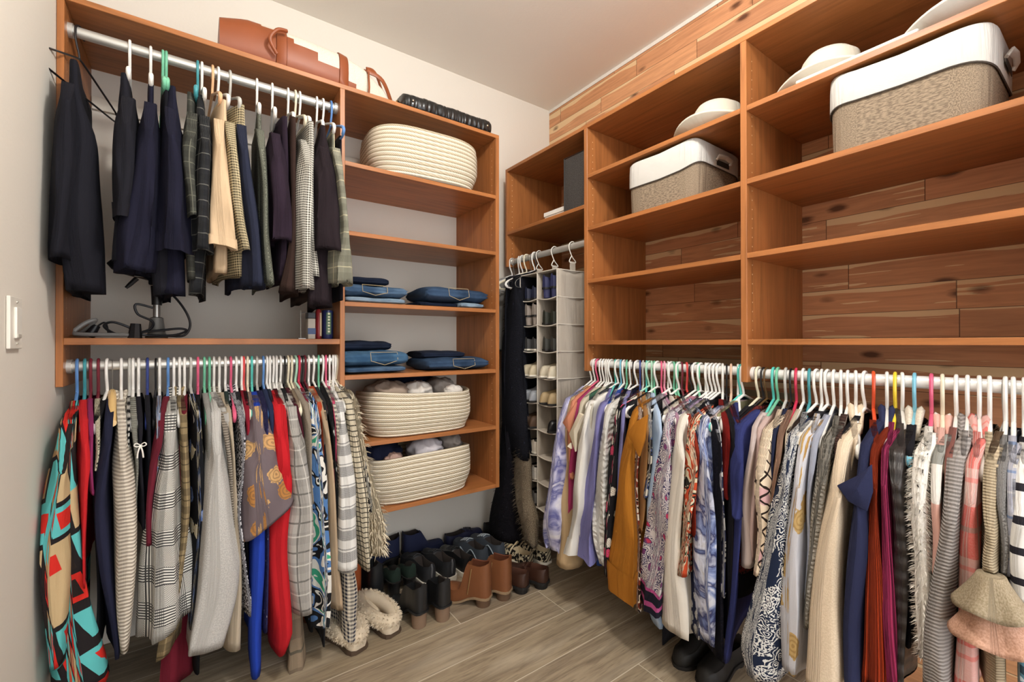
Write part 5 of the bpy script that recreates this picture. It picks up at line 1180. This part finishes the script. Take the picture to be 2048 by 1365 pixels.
for (u, v, s) in ((.595, 2.005, 'nearer'), (.585, 2.105, 'farther')):
    shoe(s+' orange suede boot behind the slippers', 'boot', flr(u, v), D(178), ORG, plain('5A3218', .7), L=.24, W=.085, col=.20, toe=.05, opn=.42, heel=.03, steep=.15, name='boot')
shoe('black lace-up boot beside the orange boots', 'boot', flr(.657, 1.94), D(98), BLK, M_SOLEB, L=.24, W=.09, col=.14, toe=.05, opn=.42, heel=.022, heelm=M_SOLEB, steep=.18, laces=plain('D0CCC0', .7), name='boot')
for (u, v, s) in ((.865, 2.245, 'left'), (.89, 2.245, 'right')):
    shoe(s+' navy suede ankle boot in the back row', 'ankle boot', flr(u, v), D(180 if s == 'left' else 0), NVV, M_SOLEB, L=.24, W=.085, col=.10, toe=.045, opn=.36, heel=.04, heelm=M_SOLEB, steep=.25, name='ankle_boot')
for (u, v, s) in ((.744, 1.945, 'left'), (.817, 1.94, 'right')):
    shoe(s+' dark green velvet pump with black block heel', 'pump', flr(u, v), D(98), GRV, M_SOLEB, L=.235, W=.074, col=.055, toe=.035, heel=.065, heelm=BLK, st=.006, name='pump')
for i, (u, v, c, lb) in enumerate(((1.14, 2.245, '1D2140', 'navy canvas shoe against the back wall'), (1.40, 2.245, '1A1A1D', 'black flat shoe against the back wall'))):
    shoe(lb, 'shoe', flr(u, v), D(0), plain(c, .6), M_SOLEB, L=.245, W=.085, col=.065, toe=.045, laces=plain('3A3A40', .7) if i == 0 else None)
for (u, v, s) in ((1.205, 1.925, 'left'), (1.304, 1.915, 'right')):
    tg = shoe(s+' grey-blue running shoe under the black sequin skirt', 'sneaker', flr(u, v), D(98), plain('3C434C', .65, name='grey_mesh'), plain('8E9AA0', .6), L=.265, W=.09, col=.08, toe=.055, st=.024, laces=plain('A9B2B8', .7), name='sneaker')
    for sg in (1, -1): MB().tube(arc([(.03, sg*.036, .05), (.075, sg*.037, .085), (.12, sg*.037, .05), (.16, sg*.042, .075)], 4), .0028, 6).build('side_stripe', plain('9AA5AC', .6), tg)
ANI = F('speckle', '1E1A18', 'C9BC9E', sc=.5)
for (u, v, s) in ((1.405, 1.80, 'left'), (1.503, 1.775, 'right')):
    ta = shoe(s+' animal print flat with bow at the corner end of the shoe row', 'flat shoe', flr(u, v), D(99), ANI, M_SOLEW, L=.245, W=.085, col=.055, toe=.038, name='flat_shoe', lining=plain('B8A88A', .8))
    for sg in (1, -1): MB().tube(arc([(.13, 0, .066), (.125, sg*.022, .085), (.135, sg*.038, .072), (.14, sg*.018, .064), (.135, 0, .066)], 4), .004, 6).build('bow', plain('C2AE88', .6), ta)
for (u, v, s, a) in ((1.50, .835, 'nearer', 178), (1.51, .935, 'farther', 178)):
    shoe(s+' black shoe on the floor under the watercolour shirts', 'shoe', (lambda q: (q[0]+.12, q[1], q[2]))(flr(u, v)), D(a), plain('1A1816', .6), M_SOLEB, L=.24, col=.055, toe=.038, opn=.46, heel=.015, heelm=M_SOLEB, name='shoe')
# ------------------------------------------------------------------ hanging shoe organizer
XF, XB, Y0, Y1, ZT, PR = 1.438, 1.70, 1.632, 1.934, 1.525, .1355
t = thing('shoe_organizer', 'grey fabric shoe organizer with two columns of cubbies hanging in the corner', 'shoe organizer', (1.557, 1.785, ZT), 0)
M_ORG = F('solid', 'A79E92'); M_PIP = plain('C4BDB2', .8, name='piping'); YM = 1.786; NR = 9; ZB = ZT-PR*NR
def wavy(y, amp, ph, x0=XF, x1=XB):
    R = []
    for i in range(37):
        z = ZT-(ZT-ZB)*i/36; R.append([(x, y+amp*sin(z*7+ph+q*.9)+.5*amp*sin(z*19+q*2.2), z) for q, x in enumerate([lerp(x0, x1, k/10) for k in range(11)])])
    uvs = [(p[0], p[2]) for r in R for p in r]
    return MB().rings(R, False, False, closed=False, uv=uvs)
for y, a, ph in ((Y0, .004, 0), (YM, .002, 1), (Y1, .003, 2)): wavy(y, a, ph).build('side_wall', M_ORG, t, smooth=180, world=True, solid=.002)
MB().box(XB-.003, XB, Y0, Y1, ZB, ZT).build('back_wall', M_ORG, t, world=True, smooth=0)
for i in range(NR+1):
    z = ZT-PR*i; R = []
    for k in range(17):
        y = lerp(Y0, Y1, k/16); f = ((y-Y0)/(YM-Y0)) if y < YM else ((y-YM)/(Y1-YM)); sg = -.009*sin(pi*min(1, max(0, f)))*(0 if i == 0 else 1)
        R.append([(x, y, z+sg) for x in (XF, XF+.06, XF+.13, XB)])
    uvs = [(p[0], p[1]) for r in R for p in r]
    MB().rings(R, False, False, closed=False, uv=uvs).build('shelf', M_ORG, t, smooth=180, world=True, solid=.003)
    MB().tube([r[0] for r in R], .0032, 6).build('piping', M_PIP, t, world=True)
    MB().tube([(XF, Y0-.003, z), (XF+.1, Y0-.006, z-.002), (XB, Y0-.003, z+.002)], .0026, 6).build('side_piping', M_PIP, t, world=True)
for y in (Y0, YM, Y1): MB().tube([(XF-.001, y, ZT-(ZT-ZB)*k/12) for k in range(13)], .003, 6).build('edge_piping', M_PIP, t, world=True)
M_WW = plain('E6E2D8', .35, name='white_wire')
for y in (1.915, 1.785, 1.648):
    hp = arc([(RX+.024, y, 1.643), (RX+.021, y, 1.664), (RX, y, 1.6765), (RX-.021, y, 1.664), (RX-.024, y, 1.64), (RX-.004, y, 1.60), (RX+.022, y, 1.572), (RX-.022, y, 1.572), (RX-.006, y, 1.605)], 5)
    MB().tube(hp, .0024, 7).build('hook', M_WW, t, world=True)
    MB().box(RX-.018, RX+.018, y-.002, y+.002, 1.524, 1.575).build('strap', M_ORG, t, world=True, smooth=0, bevel=.0008)
CEL = [('navy flat', '20243A', 0), ('navy pump', '2A2D52', 0), ('taupe pump', '8A8078', 0), ('olive black flat', '26281F', 0), ('black and white sandal', '3A3A3A', 0), ('charcoal flat', '34342F', 0), ('ivory pump', 'B5A98F', 1), ('white and black slide', 'B9AF9A', 1),
       ('grey satin pump', '8E9298', 1), ('beige slide', 'A08B68', 1), ('brown slingback', '4A3626', 1), ('glossy black pump', '151517', 1), ('white canvas sneaker', 'C9C0B2', 0), (None, '', 0), ('white and black knit sneaker', 'D0CBC2', 0), ('ivory slip-on', 'D8D2C4', 0), ('grey flat', '6E6A66', 0), (None, '', 0)]
for i, (nm, c, rv) in enumerate(CEL):
    if not nm: continue
    r, cc = divmod(i, 2); yc_ = (YM+Y1)/2 if cc == 0 else (Y0+YM)/2; z = ZT-PR*(r+1)+.001
    mt = plain(c, .35 if 'gloss' in nm or 'satin' in nm else .6); sl = M_SOLEW if ('white' in nm or 'ivory' in nm) else M_SOLEB
    rowname = ('top', 'second', 'third', 'fourth', 'fifth', 'sixth', 'seventh', 'eighth', 'bottom')[r]
    for k, dy in enumerate((-.03, .032)):
        if k == 1 and cc == 1 and r > 4: continue
        lab = nm+(' on the left' if dy > 0 else ' on the right')+' of the '+rowname+(' left' if cc == 0 else ' right')+' organizer cubby'
        kn = nm.split()[-1].replace('-', '_')
        kw = dict(heel=.045 if kn == 'pump' else 0, heelm=mt, col=.055, toe=.042, L=.235, W=.054, st=.009, name=kn, group='shoes in the hanging organizer')
        if rv: shoe(lab, kn.replace('_', ' '), (XF+.215, yc_+dy, z), pi, mt, sl, **kw)
        else: shoe(lab, kn.replace('_', ' '), (XF+.006, yc_+dy, z), 0, mt, sl, **kw)
